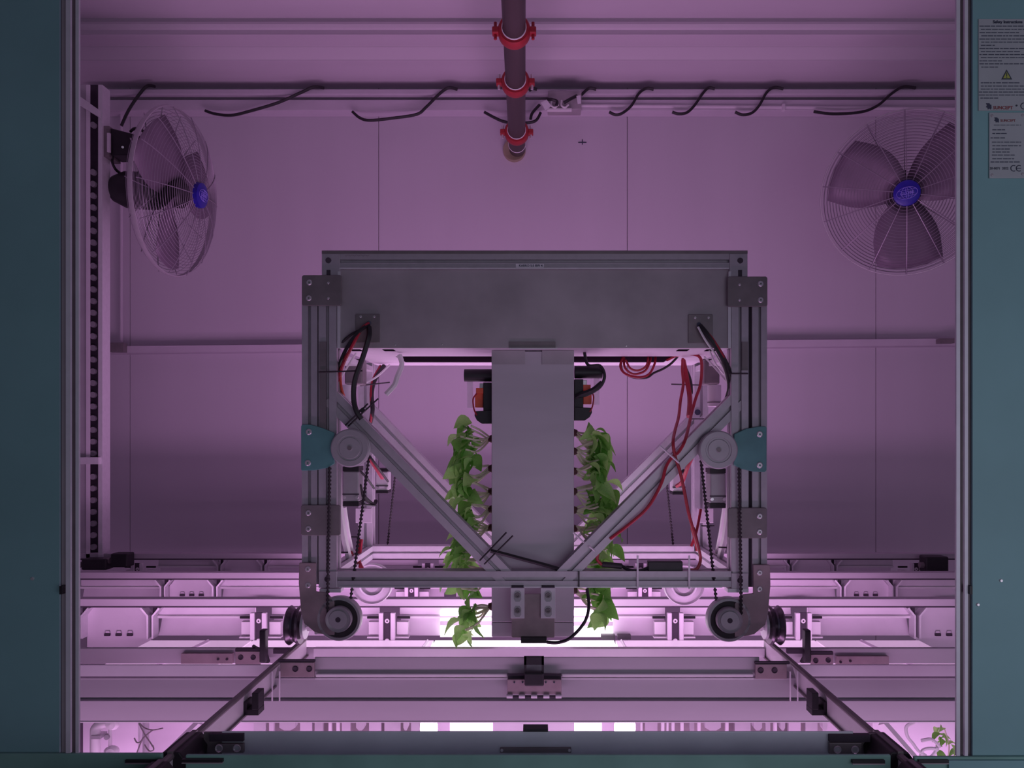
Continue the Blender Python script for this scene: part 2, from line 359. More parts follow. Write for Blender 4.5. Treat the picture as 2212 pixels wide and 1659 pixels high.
MB().cyl(pt(265, 318, 3.275), pt(265, 318, 3.285), 0.005, 10).build('screw', STEEL, t)
cable([(282, 284, 3.3), (290, 278, 3.28), (304, 279, 3.28), (315, 292, 3.3)], 0.006, 'lead', BLACK, t)
cable([(243, 336, 3.3), (243, 352, 3.3), (250, 366, 3.32), (260, 374, 3.36)], 0.006, 'lead', BLACK, t)

# ---------------------------------------------------------------- perforated upright on the left
t = thing('perforated_upright', 'tall perforated steel upright left of the back wall', 'upright', pt(195, 1205, 3.27))
MB().rect(150, 183, 194, 1205, 3.28, .004).build('side_flange', BEAM, t)
MB().rect(186, 183, 194, 1205, 3.27, .004).build('edge_strip', BEAML, t)
MB().rect(194, 183, 212, 1205, 3.31, 0.03).build('recess', SLOT, t)
MB().rect(212, 183, 221, 1205, 3.26, 0.06).build('front_flange', ALUL, t)
hm = MB()
ys = [270]+[372+25.3*k for k in range(33) if not (985 < 372+25.3*k < 1010)]
for y in ys:
    c = pt(201, y, 3.30); hm = MB().cyl((c.x, 3.296, c.z), (c.x, 3.312, c.z), 0.0125, 10)
    hm.build('bolt_head', BEAM, t)
MB().pprism([(150, 192), (212, 236), (212, 252), (150, 214)], 3.24, 0.02).build('brace', ALUL, t)
MB().rect(150, 988, 212, 1003, 3.24, 0.03).build('crossbar', ALUL, t)

# ---------------------------------------------------------------- rack rows
def xp(px, Y): return (px-VX)*Y/F
Z0 = H-0.482
def rack_row(idx, Y, label, dividers, plates, troughs, brackets, slots, extra_black):
    s = 2.35/Y
    root = thing('rack_row', label, 'rack', (0, Y, H-0.62))
    # px given at this row depth; heights shared by all rows in metres
    def X(px): return (px-VX)*Y/F
    zt, zb = Z0, Z0-0.022
    MB().box(-1.9, 1.9, Y, Y+0.035, zb, zt).build('top_beam', BEAM, root, bevel=0.002)
    MB().box(-1.9, 1.9, Y+0.004, Y+0.02, zb-0.005, zb).build('beam_lip', SLOT, root)
    zf = H-0.600; sz = .594 if Y < 2.5 else .567
    k = Y/2.35*1.382e-3/ (Y/2.35)      # metres per reference pixel
    for xa, xb in plates:
        a, b = X(xa), X(xb); c = 0.020
        MB().prism([(a, zf-.06), (b, zf-.06), (b, zb-.032), (b-c, zb-.007), (a+c, zb-.007), (a, zb-.032)], Y+.025, Y+.032).build('end_plate', BEAML, root)
        if slots:
            xm = (a+b)/2
            for q in (-1, 0, 1):
                MB().box(xm+q*.034-.008, xm+q*.034+.008, Y+.018, Y+.026, H-sz-.004, H-sz+.004).build('socket', SLOT, root)
                MB().tube([(xm+q*.034-.008, Y+.022, H-sz+.004), (xm+q*.034-.006, Y+.022, H-sz+.012), (xm+q*.034+.006, Y+.022, H-sz+.012), (xm+q*.034+.008, Y+.022, H-sz+.004)], .0012, 5).build('socket_loop', PULL, root)
    for xa, xb in troughs:
        a, b = X(xa), X(xb)
        MB().box(a, b, Y+.030, Y+.036, H-.545, zb-.010).build('upper_panel', BEAML, root)
        MB().cyl((a, Y+.024, H-.541), (b, Y+.024, H-.541), .0045, 8).build('rod', WHITE, root, smooth=True)
        mb = MB(); pr_ = []
        for q in range(7):
            th = q/6*PI/2; pr_.append((Y+.034-.018*math.sin(th)*0, H-.552-.045*q/6))
        prof = [(Y+.050, H-.550), (Y+.046, H-.562), (Y+.040, H-.575), (Y+.034, H-.588), (Y+.026, H-.598)]
        vs = [(x, y, z) for x in (a, b) for y, z in prof]; m_ = len(prof)
        mb.add(vs, [(i, i+1, m_+i+1, m_+i) for i in range(m_-1)])
        mb.build('lower_panel', BEAML, root, smooth=True)
    for xd in dividers:
        x = X(xd)
        for sg in (-1, 1):
            MB().prism([(x+sg*.005, zf), (x+sg*.010, zf), (x+sg*.010, zb-.030), (x+sg*.030, zb-.006), (x+sg*.025, zb-.004), (x+sg*.005, zb-.028)][::sg], Y-.004, Y+.030).build('divider', ALUL, root)
        MB().box(x-.005, x+.005, Y+.024, Y+.030, zf, zb).build('divider_gap', SLOT, root)
    for bx in brackets:
        x = X(bx); r_ = .001382
        b = MB().box(x-.011, x+.011, Y-.012, Y-.008, H-.660, H-.520).build('slotted_rail', SLOT, root)
        for q in (H-.545, H-.604):
            MB().lathe((x, Y-.0135, q), [(.0025, -.001), (.0065, -.001), (.0075, .002)], 14).build('slot_bolt', WHITE, b, smooth=True)
        for sg in (-1, 1):
            xa = x+sg*.0175
            MB().box(xa-.0065, xa+.0065, Y-.020, Y-.006, H-.600, H-.520).build('rail_flange', BEAML, root, bevel=.0015)
            xb = x+sg*.042
            MB().box(xb-.017, xb+.017, Y+.006, Y+.026, H-.590, H-.552).build('side_block', WHITE, root, bevel=.001)
            MB().box(xb-.020, xb+.020, Y-.002, Y+.020, H-.599, H-.595).build('block_lip', WHITE, root)
            MB().cyl((x+sg*.026, Y+.012, H-.540), (x+sg*.064, Y+.012, H-.540), .004, 8).build('dark_rod', BLACK, root)
    for xa, xb, hz in extra_black:
        MB().box(X(xa), X(xb), Y-.010, Y+.010, H-hz-.013, H-hz).build('black_connector', BLACK, root)
    return root
rack_row(0, 2.35, 'nearest rack row behind the lift, with bright lit troughs', [325, 172, 1981], [(178, 318), (1987, 2130)], [(333, 544), (580, 815), (860, 1440), (1474, 1715), (1752, 1975)],
         [562, 838, 1457, 1732], True, [(1298, 1328, .588), (1334, 1362, .588)])
rack_row(1, 2.81, 'second rack row behind the lift, partly hidden by its lower beam', [352, 465, 1820, 1932], [(359, 458), (1826, 1926)], [(165, 345), (471, 868), (912, 1370), (1412, 1814), (1939, 2200)],
         [890, 1392], True, [(542, 566, .574), (569, 593, .574), (1700, 1723, .574), (1727, 1752, .574), (2020, 2070, .574), (960, 985, .555)])
rack_row(2, 3.27, 'farthest rack row against the back wall, dim and unlit', [474, 569, 1708, 1804], [(480, 563), (1714, 1798)], [(335, 468), (575, 900), (946, 1360), (1406, 1702), (1810, 1935)],
         [925, 1383, 300, 1976], False, [(480, 500, .56)])
for xa, xb, ya, yb, lab in ((238, 275, 1196, 1226, 'dark motor box at the left end of the farthest rack row'), (175, 230, 1208, 1232, 'low dark gearbox beside the perforated upright'), (2000, 2050, 1203, 1238, 'dark motor box at the right end of the farthest rack row')):
    t = thing('drive_box', lab, 'motor', pt((xa+xb)/2, yb, 3.18))
    MB().rect(xa, ya, xb, yb, 3.18, .06).build('housing', BLACK, t, bevel=.006)
    MB().cyl(pt(xa-14, (ya+yb)/2, 3.2), pt(xa, (ya+yb)/2, 3.2), .012, 12).build('shaft', PLATE, t, smooth=True)
# white trays between the rows; their brightness is added as emission
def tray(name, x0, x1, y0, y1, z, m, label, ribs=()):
    t = thing(name, label, 'glow tray', ((x0+x1)/2, (y0+y1)/2, z-.02))
    MB().box(x0, x1, y0, y1, z-.01, z).build('glow_sheet', m, t)
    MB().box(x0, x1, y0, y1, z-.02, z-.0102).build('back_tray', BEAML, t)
    for a, b in ribs:
        MB().tube([(a, y0+.02, z+.004), (b, y1-.02, z+.004)], .005, 4).build('rib', BEAML, t)
tray('glow_tray', -1.14, -.84, 1.95, 2.335, H-.602, GLOWD, 'white tray with faint added glow at the left end between the rails and first rack row', [(-1.0, -.96)])
tray('glow_tray', -.835, -.30, 1.95, 2.335, H-.602, GLOW, 'white tray with added pink glow left of the plant column', [(-.33, -.315)])
tray('glow_tray', -.295, .235, 1.95, 2.335, H-.602, GLOWW, 'white tray with the strongest added glow directly behind the plant column')
tray('glow_tray', .24, .83, 1.95, 2.335, H-.602, GLOW, 'white tray with added pink glow right of the plant column', [(.27, .255)])
tray('glow_tray', .835, 1.14, 1.95, 2.335, H-.602, GLOWD, 'white tray with faint added glow at the right end between the rails and first rack row', [(1.0, .96)])
t = thing('glow_plate', 'white plate with added glow behind the lower plants left of the column', 'glow tray', pt(1003, 1378, 2.37))
MB().rect(951, 1318, 1064, 1376, 2.372, .006).build('glow_sheet', GLOWW, t)  # brightly lit plate; that light is put in as emission
MB().rect(951, 1342, 1064, 1351, 2.362, .004).build('rod_shadow', ALU, t)  # darker strip drawn for the rod's shadow across the plate
t = thing('glow_plate', 'white plate with added glow behind the lower plants right of the column', 'glow tray', pt(1282, 1378, 2.37))
MB().rect(1240, 1318, 1324, 1376, 2.372, .006).build('glow_sheet', GLOWW, t)
MB().rect(1240, 1343, 1324, 1352, 2.362, .004).build('rod_shadow', ALU, t)

# ---------------------------------------------------------------- cross beams in front
YA = 1.80; YB0 = 1.58
t = thing('rail_cross_beam', 'long zinc cross beam just behind the wheels carrying the bolted clamps', 'beam', (0, YA, H-.52))
MB().box(-1.15, 1.10, YA, YA+.010, zY(1434, YA), zY(1400, YA)).build('web', BEAM, t, bevel=.002)
MB().box(-.50, .52, YA-.02, YA-.001, zY(1420, YA-.02), zY(1402, YA-.02)).build('cover_strip', BEAML, t)
MB().rect(391, 1412, 502, 1434, YA-.012, .010).build('splice_plate', RUSTY, t)
MB().rect(1808, 1418, 1920, 1441, YA-.012, .010).build('splice_plate', RUSTY, t)
for x, y in ((471, 1424), (490, 1424), (1816, 1430), (1837, 1428)):
    MB().cyl(pt(x, y, YA-.014), pt(x, y, YA-.010), .003, 8).build('rivet', SLOT, t)
MB().rect(680, 1420, 1640, 1459, YB0-.002, .004).build('face_plate', BEAM, t)
for xa, xb in ((681, 1096), (1213, 1628)):
    MB().rect(xa, 1456, xb, 1463, YB0-.010, .008).build('light_lip', WHITE, t, bevel=.002)
    MB().rect(xa, 1465, xb, 1468, YB0-.010, .004).build('edge_line', ALUL, t)
YB = 1.58
t = thing('front_cross_beam', 'wide folded sheet metal cross beam below the lift carriage', 'beam', (0, YB, H-.58))
zt_, zm_, zl_ = H-.4835, zY(1508, YB), zY(1560, YB-.012)
prof = [(1.665, zt_-.001), (YB, zt_), (YB, zt_-.003), (YB-.006, zm_+.004), (YB-.002, zm_), (YB-.012, zm_-.002), (YB-.012, zl_), (YB, zl_), (YB, zl_+.01)]
vs = [(x, y, z) for x in (xp(150, YB), xp(2090, YB)) for y, z in prof]; m_ = len(prof)
MB().add(vs, [(i, i+1, m_+i+1, m_+i) for i in range(m_-1)]).build('folded_sheet', BEAM, t)
MB().box(xp(150, YB), xp(2090, YB), YB-.014, YB-.010, zl_-.0005, zl_+.0015).build('bottom_lip', WHITE, t)
for x0, x1 in ((165, 590), (1725, 2075)):
    MB().rect(x0, 1437, x1, 1461, YB-.006, .006).build('upper_strip', BEAML, t)
# latch and hinge in the middle
t = thing('hinge_latch', 'reddish hinge plate with black latch at centre of the front beam', 'latch', pt(1154, 1508, 1.56))
MB().rect(1096, 1468, 1213, 1500, 1.555, .006).build('hinge_plate', RUSTY, t, bevel=.001)
MB().rect(1097, 1457, 1212, 1469, 1.562, .006).build('shadow_gap', SLOT, t)
for q in range(5):
    x = 1101+q*26.4
    MB().cyl(pt(x-6.5, 1504, 1.552), pt(x+6.5, 1504, 1.552), .0042, 12).build('knuckle', BEAML, t, smooth=True)
MB().cyl(pt(1096, 1505, 1.556), pt(1213, 1505, 1.556), .003, 8).build('hinge_pin', SLOT, t)
for x in (1111, 1129, 1179, 1197): MB().cyl(pt(x, 1474, 1.553), pt(x, 1474, 1.556), .0018, 8).build('hole', INK, t)
MB().rect(1133, 1454, 1175, 1483, 1.53, .02).build('latch_block', BLACK, t, bevel=.003)
mb = MB(); mb.rect(1132, 1420, 1137, 1456, 1.535, .010); mb.rect(1170, 1420, 1175, 1456, 1.535, .010); mb.rect(1132, 1420, 1175, 1436, 1.535, .010)
mb.build('latch_loop', BLACK, t)

# ---------------------------------------------------------------- rails, clamps, levers
for sg, nm in ((-1, 'left'), (1, 'right')):
    X = .525*sg+(.002 if sg > 0 else 0)
    t = thing('travel_rail', 'steel travel rail on the %s running towards the lift' % nm, 'rail', (X, 1.2, H-.50))
    MB().box(X-.003, X+.003, .70, 1.80, H-.497, H-.462).build('web', WHITE, t)  # white on a steel rail: light from below put into the colour
    MB().cyl((X, .70, H-.460), (X, 1.80, H-.460), .0055, 10).build('rail_head', PLATE, t, smooth=True)
    MB().box(X-.008, X+.008, .70, 1.80, H-.500, H-.497).build('foot', PLATE, t)
    # black chairs holding the rail
    for Y_, L, nm2 in ((1.41, .03, None), ):
        h = thing('rail_stop', 'black u-shaped stop clipped inside the %s travel rail' % nm, 'stop', (X, Y_, H-.51))
        i = -sg
        mb = MB(); x0, x1 = sorted((X+i*.004, X+i*.030))
        mb.box(x0, x1, Y_, Y_+L, H-.498, H-.488); mb.build('base', BLACK, h)
        x0, x1 = sorted((X+i*.018, X+i*.030)); MB().box(x0, x1, Y_, Y_+L, H-.488, H-.458).build('upright', BLACK, h, bevel=.001)
        x0, x1 = sorted((X+i*.004, X+i*.009)); MB().box(x0, x1, Y_, Y_+L, H-.488, H-.474).build('upright', BLACK, h)
    for j, (ya, yb) in enumerate(((1.135, 1.215), (1.00, 1.105))):
        h = thing('rail_clamp', 'black clamp gripping the %s rail on the %s' % (nm, ('rear sill beam', 'front sill beam')[j]), 'clamp', (X, ya, H-.52))
        mb = MB(); prof = [(-.020, -.047), (-.024, -.010), (-.012, .006), (.012, .006), (.024, -.010), (.020, -.047)]
        mb.prism([(X+a, H-.46+b) for a, b in prof], ya, yb); mb.build('sleeve', BLACK, h, bevel=.002)
        MB().box(X-.004, X+.004, ya-.002, yb+.002, H-.458, H-.452).build('top_ridge', PLATE, h)
# bolted clamp plates (px rect, depth)
def clamp_plate(x0, y0, x1, y1, Y, bolts, label, m=PLATE, slot=None):
    t = thing('clamp_plate', label, 'clamp plate', pt((x0+x1)/2, y1, Y))
    MB().rect(x0, y0, x1, y1, Y, .006).build('plate', m, t, bevel=.0012)
    for bx, by in bolts:
        MB().lathe(pt(bx, by, Y), [(0, -.0005), (.0035, -.0005), (.0052, -.002), (.006, -.001), (.006, .0)], 16).build('bolt', SLOT if m is RUSTY else STEEL, t, smooth=True)
    if slot: MB().rect(*slot, Y+.002, .008).build('slot', SLOT, t)
clamp_plate(508, 1407, 562, 1437, 1.77, [(520, 1420), (547, 1420)], 'two-bolt clamp plate outside the left wheel', RUSTY, (508, 1401, 562, 1407))
clamp_plate(605, 1431, 679, 1463, 1.565, [(638, 1445), (668, 1445)], 'two-bolt clamp plate inside the left wheel', RUSTY, (600, 1426, 679, 1431))
clamp_plate(1632, 1435, 1700, 1467, 1.565, [(1643, 1448), (1673, 1448)], 'two-bolt clamp plate inside the right wheel', RUSTY, (1632, 1430, 1706, 1435))
clamp_plate(1752, 1414, 1800, 1441, 1.77, [(1762, 1427), (1789, 1426)], 'two-bolt clamp plate outside the right wheel', RUSTY, (1752, 1408, 1800, 1414))
for sg, xs_ in ((-1, (588, 604)), (1, (1707, 1723))):
    for j, x in enumerate(xs_):
        MB().cyl(pt(x, 1514, 1.55), pt(x, 1450, 1.55), .0016, 6).build('hanger_rod', BEAML, label='thin steel rod hanging beside the %s rail, %s of the pair' % (('left' if sg < 0 else 'right'), ('left one', 'right one')[j]), cat='rod')
# stop levers and slotted rails next to the wheels
for sg in (-1, 1):
    cx = 566 if sg < 0 else 1745
    t = thing('stop_lever', 'black upright stop lever beside the %s wheel' % ('left' if sg < 0 else 'right'), 'lever', pt(cx, 1430, 1.78))
    MB().rect(cx-6, 1362, cx+7, 1432, 1.76, .02).build('lever', BLACK, t, bevel=.002)
    MB().pprism([(cx-14*sg*-1-8, 1395), (cx+8, 1412), (cx+14, 1432), (cx-14, 1432)], 1.775, .012).build('foot', BLACK, t)
    MB().rect(cx+sg*-34-10, 1402, cx+sg*-34+40, 1412, 1.775, .01).build('slot_plate', SLOT, t)

# ---------------------------------------------------------------- door portal: posts, side panels and sill beams
YP = 1.12
for nm, side in (('left', -1), ('right', 1)):
    t = thing('portal_post', 'grooved aluminium portal post on the %s' % nm, 'post', pt(148 if side < 0 else 2082, 1628, YP))
    strips = [(-1, 128, 134, .006, SLOT), (-1, 133, 142, .0, GALV), (-1, 142, 152, -.006, ALUL), (-1, 152, 163, .004, PLATE), (-1, 163, 170, -.004, ALUL)] if side < 0 else \
             [(1, 2066, 2074, -.004, ALUL), (1, 2074, 2084, .004, PLATE), (1, 2084, 2091, -.006, ALUL), (1, 2091, 2101, .006, PLATE)]
    for q, a, b, dy, m in strips:
        MB().rect(a, -60, b, 1627 if side < 0 else 1633, YP+dy, .004).build('profile_strip', PSTR if m is ALUL else m, t)
    cx = 131 if side < 0 else 2098
    MB().rect(cx-3, 1266, cx+3, 1284, YP-.010, .01).build('black_clip', BLACK, t)
    p = thing('portal_side_panel', ('plain blue grey portal side panel on the left', 'blue grey portal side panel carrying the safety sticker and rating plate')[side > 0], 'panel', pt(60 if side < 0 else 2160, 1628, YP))
    if side < 0: MB().rect(-420, -60, 128, 1627, YP, .004).build('sheet', PANEL, p)
    else: MB().rect(2101, -60, 2700, 1633, YP, .004).build('sheet', PANEL, p)
    for x, y in (((70, 1250),) if side < 0 else ((2162, 1254), (2112, 1306))):
        MB().lathe(pt(x, y, YP), [(0, -.002), (.0018, -.002), (.0028, 0)], 12).build('rivet', STEEL, p, smooth=True)
    if side > 0: RP = p
t = thing('sill_beam', 'rear grey green sill beam between the rails', 'beam', (0, 1.2, H-.52))
MB().rect(478, 1580, 1844, 1650, 1.20, .004).build('web', RSILL, t, bevel=.002)
MB().rect(440, 1582, 482, 1650, 1.205, .004).build('end_block', PLATE, t)
MB().rect(1840, 1585, 1900, 1650, 1.205, .004).build('end_block', PLATE, t)
MB().rect(1080, 1616, 1234, 1627, 1.196, .01).build('slot_cover', PLATE, t, bevel=.001)
MB().rect(1130, 1575, 1184, 1581, 1.19, .02).build('black_strip', BLACK, t)
for x in (1084, 1230): MB().lathe(pt(x, 1621, 1.196), [(0, -.001), (.002, -.001), (.0025, 0)], 10).build('rivet', STEEL, t)
t = thing('sill_beam', 'front dark green sill beam along the bottom edge', 'beam', (0, YP, H-.52))
MB().rect(-420, 1628, 350, 1760, YP-.006, .006).build('left_section', SILL, t, bevel=.002)
MB().rect(400, 1631, 1925, 1760, YP-.004, .006).build('middle_section', SILL, t, bevel=.002)
MB().rect(1975, 1635, 2700, 1760, YP-.006, .006).build('right_section', SILL, t, bevel=.002)
MB().rect(2050, 1643, 2700, 1700, YP-.010, .004).build('pale_plate', PANEL, t)
for x0, x1, y0 in ((270, 352, 1642), (392, 480, 1641), (1842, 1912, 1643), (1985, 2050, 1642)):
    MB().rect(x0, y0, x1, y0+7, YP-.010, .006).build('slot', BLACK, t)
    MB().rect(x0, y0+7, x1, y0+9, YP-.012, .006).build('slot_lip', GALV, t)
clamp_plate(468, 1607, 526, 1627, 1.192, [(473, 1616), (512, 1616)], 'dark two-bolt plate on the rear sill left of centre', PLATE, (452, 1586, 525, 1602))
clamp_plate(1792, 1605, 1862, 1630, 1.192, [(1809, 1619), (1847, 1619)], 'dark two-bolt plate on the rear sill right of centre', PLATE, (1792, 1588, 1880, 1603))

# safety sticker and rating plate
def px3(x, y, Y): return pt(x, y, Y)
t = thing('safety_sticker', 'grey safety instructions sticker with yellow warning triangle', 'sticker', pt(2170, 240, YP-.002))
MB().rect(2114, 41, 2262, 239, YP-.0016, .0012).build('sheet', PAPER, t)
mm = YP/F
def txt(body, x, y, hpx, par, m=INK, Y=YP-.0020, bold=0.0, align='LEFT'):
    return text_mesh('lettering', body, hpx*mm*1.38, m, pt(x, y, Y), par, align=align, bold=bold)
txt('Safety Instructions', 2145, 50, 6.2, t, bold=.00012)
random.seed(3)
def lines(par, x0, x1, ylist, h, Y, m=INK):
    mb = MB()
    for y, xe in ylist:
        x = x0+random.choice((0, 3, 4))
        while x < min(xe, x1):
            wl = random.uniform(4, 13); mb.rect(x, y, min(x+wl, x1), y+h, Y, .0003); x += wl+random.uniform(1.2, 2.4)
    return mb.build('text_lines', m, par)
lines(t, 2116, 2258, [(55.5, 2258), (62.5, 2250), (69.5, 2198), (76.5, 2258), (83.5, 2258), (90, 2258), (97, 2146), (104, 2258), (110.5, 2196), (117, 2258), (123.5, 2258), (130.5, 2160), (137, 2258), (144, 2156)], 1.6, YP-.0019)
lines(t, 2115, 2258, [(178, 2204), (185, 2258), (191.5, 2258), (198, 2258), (204.5, 2258), (211, 2150)], 1.6, YP-.0019)
tr = MB().pprism([(2174.5, 150), (2163, 171.5), (2186.5, 171.5)], YP-.0019, .0003).build('triangle_border', INK, t)
MB().pprism([(2174.5, 154.5), (2167, 169), (2182.5, 169)], YP-.0021, .0003).build('triangle_fill', YEL, t)
MB().rect(2173.7, 157, 2175.6, 164.5, YP-.0023, .0003).build('exclamation_mark', INK, t)
MB().rect(2173.7, 165.8, 2175.6, 167.6, YP-.0023, .0003).build('exclamation_dot', INK, t)
def ce_mark(x, y, r, par, Y):
    mb = MB()
    for cx in (x, x+r*1.9):
        mb.tube([pt(cx+r*math.cos(a), y+r*math.sin(a), Y) for a in [math.radians(q) for q in range(60, 301, 20)]], .0005, 4)
    mb.tube([pt(x+r*0.9, y, Y), pt(x+r*2.5, y, Y)], .0005, 4)
    mb.build('ce_mark', INK, par)
def logo(par, x, y, s, Y):
    mb = MB()
    mb.pprism([(x, y), (x+7*s, y), (x+9*s, y+3*s), (x+11*s, y+3*s), (x+11.5*s, y+10*s), (x+10*s, y+13*s), (x+7*s, y+11*s), (x+4*s, y+13*s), (x+3*s, y+9*s), (x, y+8*s), (x+2*s, y+4*s)], Y, .0003)
    mb.build('logo_mark', INK, par)
logo(t, 2130, 223, 1.05, YP-.0019)
txt('SUNCEPT', 2145.5, 236, 7.2, t, INKR, bold=.0001)
txt('\u00ae', 2194, 230, 4, t, INK)
ce_mark(2212, 229, 6.6, t, YP-.0022)
t = thing('rating_plate', 'small silver rating plate with CE mark riveted below the sticker', 'plate', pt(2174, 385, YP-.002))
MB().rect(2137, 243, 2214, 385, YP-.0020, .0015).build('sheet', PAPER, t, bevel=.0004)
for x, y in ((2143, 250), (2209, 249), (2143, 378), (2209, 376)):
    MB().lathe(pt(x, y, YP-.002), [(0, -.0012), (.0018, -.001), (.0024, 0)], 10).build('rivet', STEEL, t, smooth=True)
logo(t, 2148, 253.5, .88, YP-.0024)
txt('SUNCEPT', 2161, 263, 5.6, t, INKR, YP-.0024)
lines(t, 2143, 2206, [(269.5, 2206)], 1.2, YP-.0024)
lines(t, 2140, 2206, [(279.5, 2168), (287.5, 2172), (297, 2164), (306, 2206), (314, 2206), (321, 2172), (327.5, 2180), (334, 2186), (342, 2190), (349, 2194)], 1.7, YP-.0024)
txt('20-0071  2022', 2138, 366, 5.0, t, INK, YP-.0024)
ce_mark(2190, 363.5, 6.2, t, YP-.0026)

# ---------------------------------------------------------------- the lift carriage
YM, YR = 1.70, 2.09
M = thing('lift_carriage', 'wheeled aluminium lift frame with grey top box, cables and pulleys in the centre', 'lift', (0, 1.9, H-.46))
def prof_px(x0, y0, x1, y1, Y, w, axis='z', depth=.04, name='post', m=ALU, slot=.2):
    if axis == 'z':
        xm = (x0+x1)/2; a = pt(xm, y0, Y); b = pt(xm, y1, Y); wd = (x1-x0)*Y/F
        return MB().profile((a.x, Y+depth/2, a.z), (b.x, Y+depth/2, b.z), (1, 0, 0), wd, depth, slot).build(name, m, M)
    ym = (y0+y1)/2; a = pt(x0, ym, Y); b = pt(x1, ym, Y); wd = (y1-y0)*Y/F
    return MB().profile((a.x, Y+depth/2, a.z), (b.x, Y+depth/2, b.z), (0, 0, 1), wd, depth, slot).build(name, m, M)
# front posts
prof_px(652, 600, 685, 1262, YM, 0, name='outer_post')
prof_px(1625, 602, 1657, 1268, YM, 0, name='outer_post')
prof_px(688, 598, 727, 1240, YM, 0, name='inner_post', slot=.19)
prof_px(1580, 600, 1617, 1245, YM, 0, name='inner_post', slot=.19)
MB().rect(684.5, 600, 688.5, 1262, YM+.012, .02).build('dark_joint', SLOT, M)
MB().rect(1616.5, 602, 1625.5, 1268, YM+.012, .02).build('dark_joint', SLOT, M)
MB().rect(690, 738, 704, 1000, YM-.004, .006).build('chain_cover', PLATE, M)
MB().rect(1603, 738, 1616, 800, YM-.004, .006).build('chain_cover', PLATE, M)
# top and bottom beams with corner blocks
prof_px(727, 548, 1580, 580, YM, 0, 'x', name='top_beam', slot=.22)
MB().rect(695, 541, 1615, 548, YM-.002, .044).build('top_cap_strip', PLATE, M)
MB().rect(733, 578, 1575, 581, YM-.003, .004).build('light_edge', ALUL, M)
prof_px(727, 1234, 1582, 1268, YM, 0, 'x', name='bottom_beam', slot=.24)
MB().rect(733, 1267, 1560, 1269.5, YM-.003, .004).build('light_edge', ALUL, M)
for x0, x1, y0, y1, hx, hy in ((695, 734, 548, 600, 709.5, 562.5), (1576, 1615, 548, 602, 1599, 563), (688, 728, 1234, 1270, 707, 1251), (1580, 1617, 1238, 1272, 1599, 1254)):
    c = MB().rect(x0, y0, x1, y1, YM-.003, .04).build('corner_block', ALU, M, bevel=.001)
    MB().cyl(pt(hx, hy, YM-.0048), pt(hx, hy, YM-.0031), .0062, 24).build('round_hole', SLOT, c)
    if y0 < 600: MB().rect(hx-4, 583, hx+4, 599, YM-.0045, .003).build('slot_end', SLOT, c)
for x0, x1 in ((690, 736), (1572, 1617)):
    MB().rect(x0, 1272, x1, 1280, YM-.001, .03).build('foot_strip', ALUL, M)
# electrics box
B = MB(); a = pt(733, 752, YM+.006); b = pt(1576, 582, YM+.006)
B.box(a.x, b.x, YM+.006, YM+.009, a.z, b.z).build('front_panel', GALV, M, bevel=.001)
zb_ = a.z
MB().box(a.x, b.x, YM+.010, YR+.03, b.z-.004, b.z).build('box_top', GALV, M)
MB().box(a.x+.0, b.x-.0, YM+.010, 1.880, zb_, zb_+.003).build('bottom_flange', BEAML, M)
MB().box(a.x+.0, b.x-.0, 2.032, YR+.03, zb_, zb_+.003).build('bottom_flange', BEAML, M)
MB().box(a.x+.09, b.x-.09, 1.8801, 2.0319, zb_+.0012, zb_+.003).build('bottom_recess', VOID, M)
for x0, x1 in ((a.x, a.x+.09), (b.x-.09, b.x)):
    MB().box(x0, x1, 1.880, 2.032, zb_, zb_+.003).build('bottom_corner_plate', BEAML, M)
MB().box(a.x, b.x, YR+.022, YR+.026, zb_, b.z).build('rear_panel', GALV, M)
for x0, x1 in ((a.x, a.x+.003), (b.x-.003, b.x)):
    MB().box(x0, x1, YM+.010, YR+.02, zb_+.004, b.z-.005).build('side_panel', GALV, M)
for q, (x, y) in enumerate(((845, 757), (775, 757), (1470, 757), (1530, 757))):
    c = pt(x, y, YM+.07); MB().box(c.x-.012, c.x+.012, YM+.03, YM+.06, zb_-.001, zb_+.001).build('vent_hole', VOID, M)
for x0, x1 in ((728.5, 735), (1573, 1579)):
    MB().rect(x0, 660, x1, 752, YM+.001, .006).build('panel_edge_strip', ALUL, M)
    MB().rect(x0+1, 586, x1, 598, YM-.005, .003).build('panel_edge_strip', ALUL, M)
lb = MB().rect(1114, 569.5, 1175, 578, YM-.0015, .001).build('name_label', PLABEL, M)
o = text_mesh('lettering', 'KARRO 5.0 BW 4', .0068, INK, pt(1121, 576, YM-.002), lb, bold=.0001)
MB().tube([pt(745+k*2.5, 552+1.4*math.sin(k*1.7), YM-.003) for k in range(22)], .0003, 4).build('pencil_scribble', PLATE, M)
for x, y in ((854, 745), (955, 744), (1353, 747)):
    MB().lathe(pt(x, y, YM+.006), [(0, -.0012), (.0015, -.001), (.002, 0)], 10).build('panel_screw', STEEL, M, smooth=True)
# corner, middle and foot plates with screws
def plate(ppts, Y, m, screws, th=.006, name='corner_plate', r=.0062, small=()):
    p = MB().pprism(ppts, Y, th).build(name, m, M, bevel=.0012)
    for x, y in screws:
        s_ = MB().lathe(pt(x, y, Y), [(.0018, .0), (.0020, -.0022), (r-.0015, -.0022), (r, -.0008), (r, 0)], 16).build('screw', STEEL if r > .003 else ALUL, p, smooth=True)
    for x, y in small:
        MB().lathe(pt(x, y, Y), [(0, -.0012), (.002, -.0012), (.003, 0)], 12).build('small_screw', STEEL, p, smooth=True)
    return p
def R_(x0, y0, x1, y1, c=3): return [(x0+c, y0), (x1-c, y0), (x1, y0+c), (x1, y1-c), (x1-c, y1), (x0+c, y1), (x0, y1-c), (x0, y0+c)]
plate(R_(652, 594, 738, 660), YM-.012, PLATE, [(668, 610), (667, 644)], small=[(709, 611), (709, 644)])
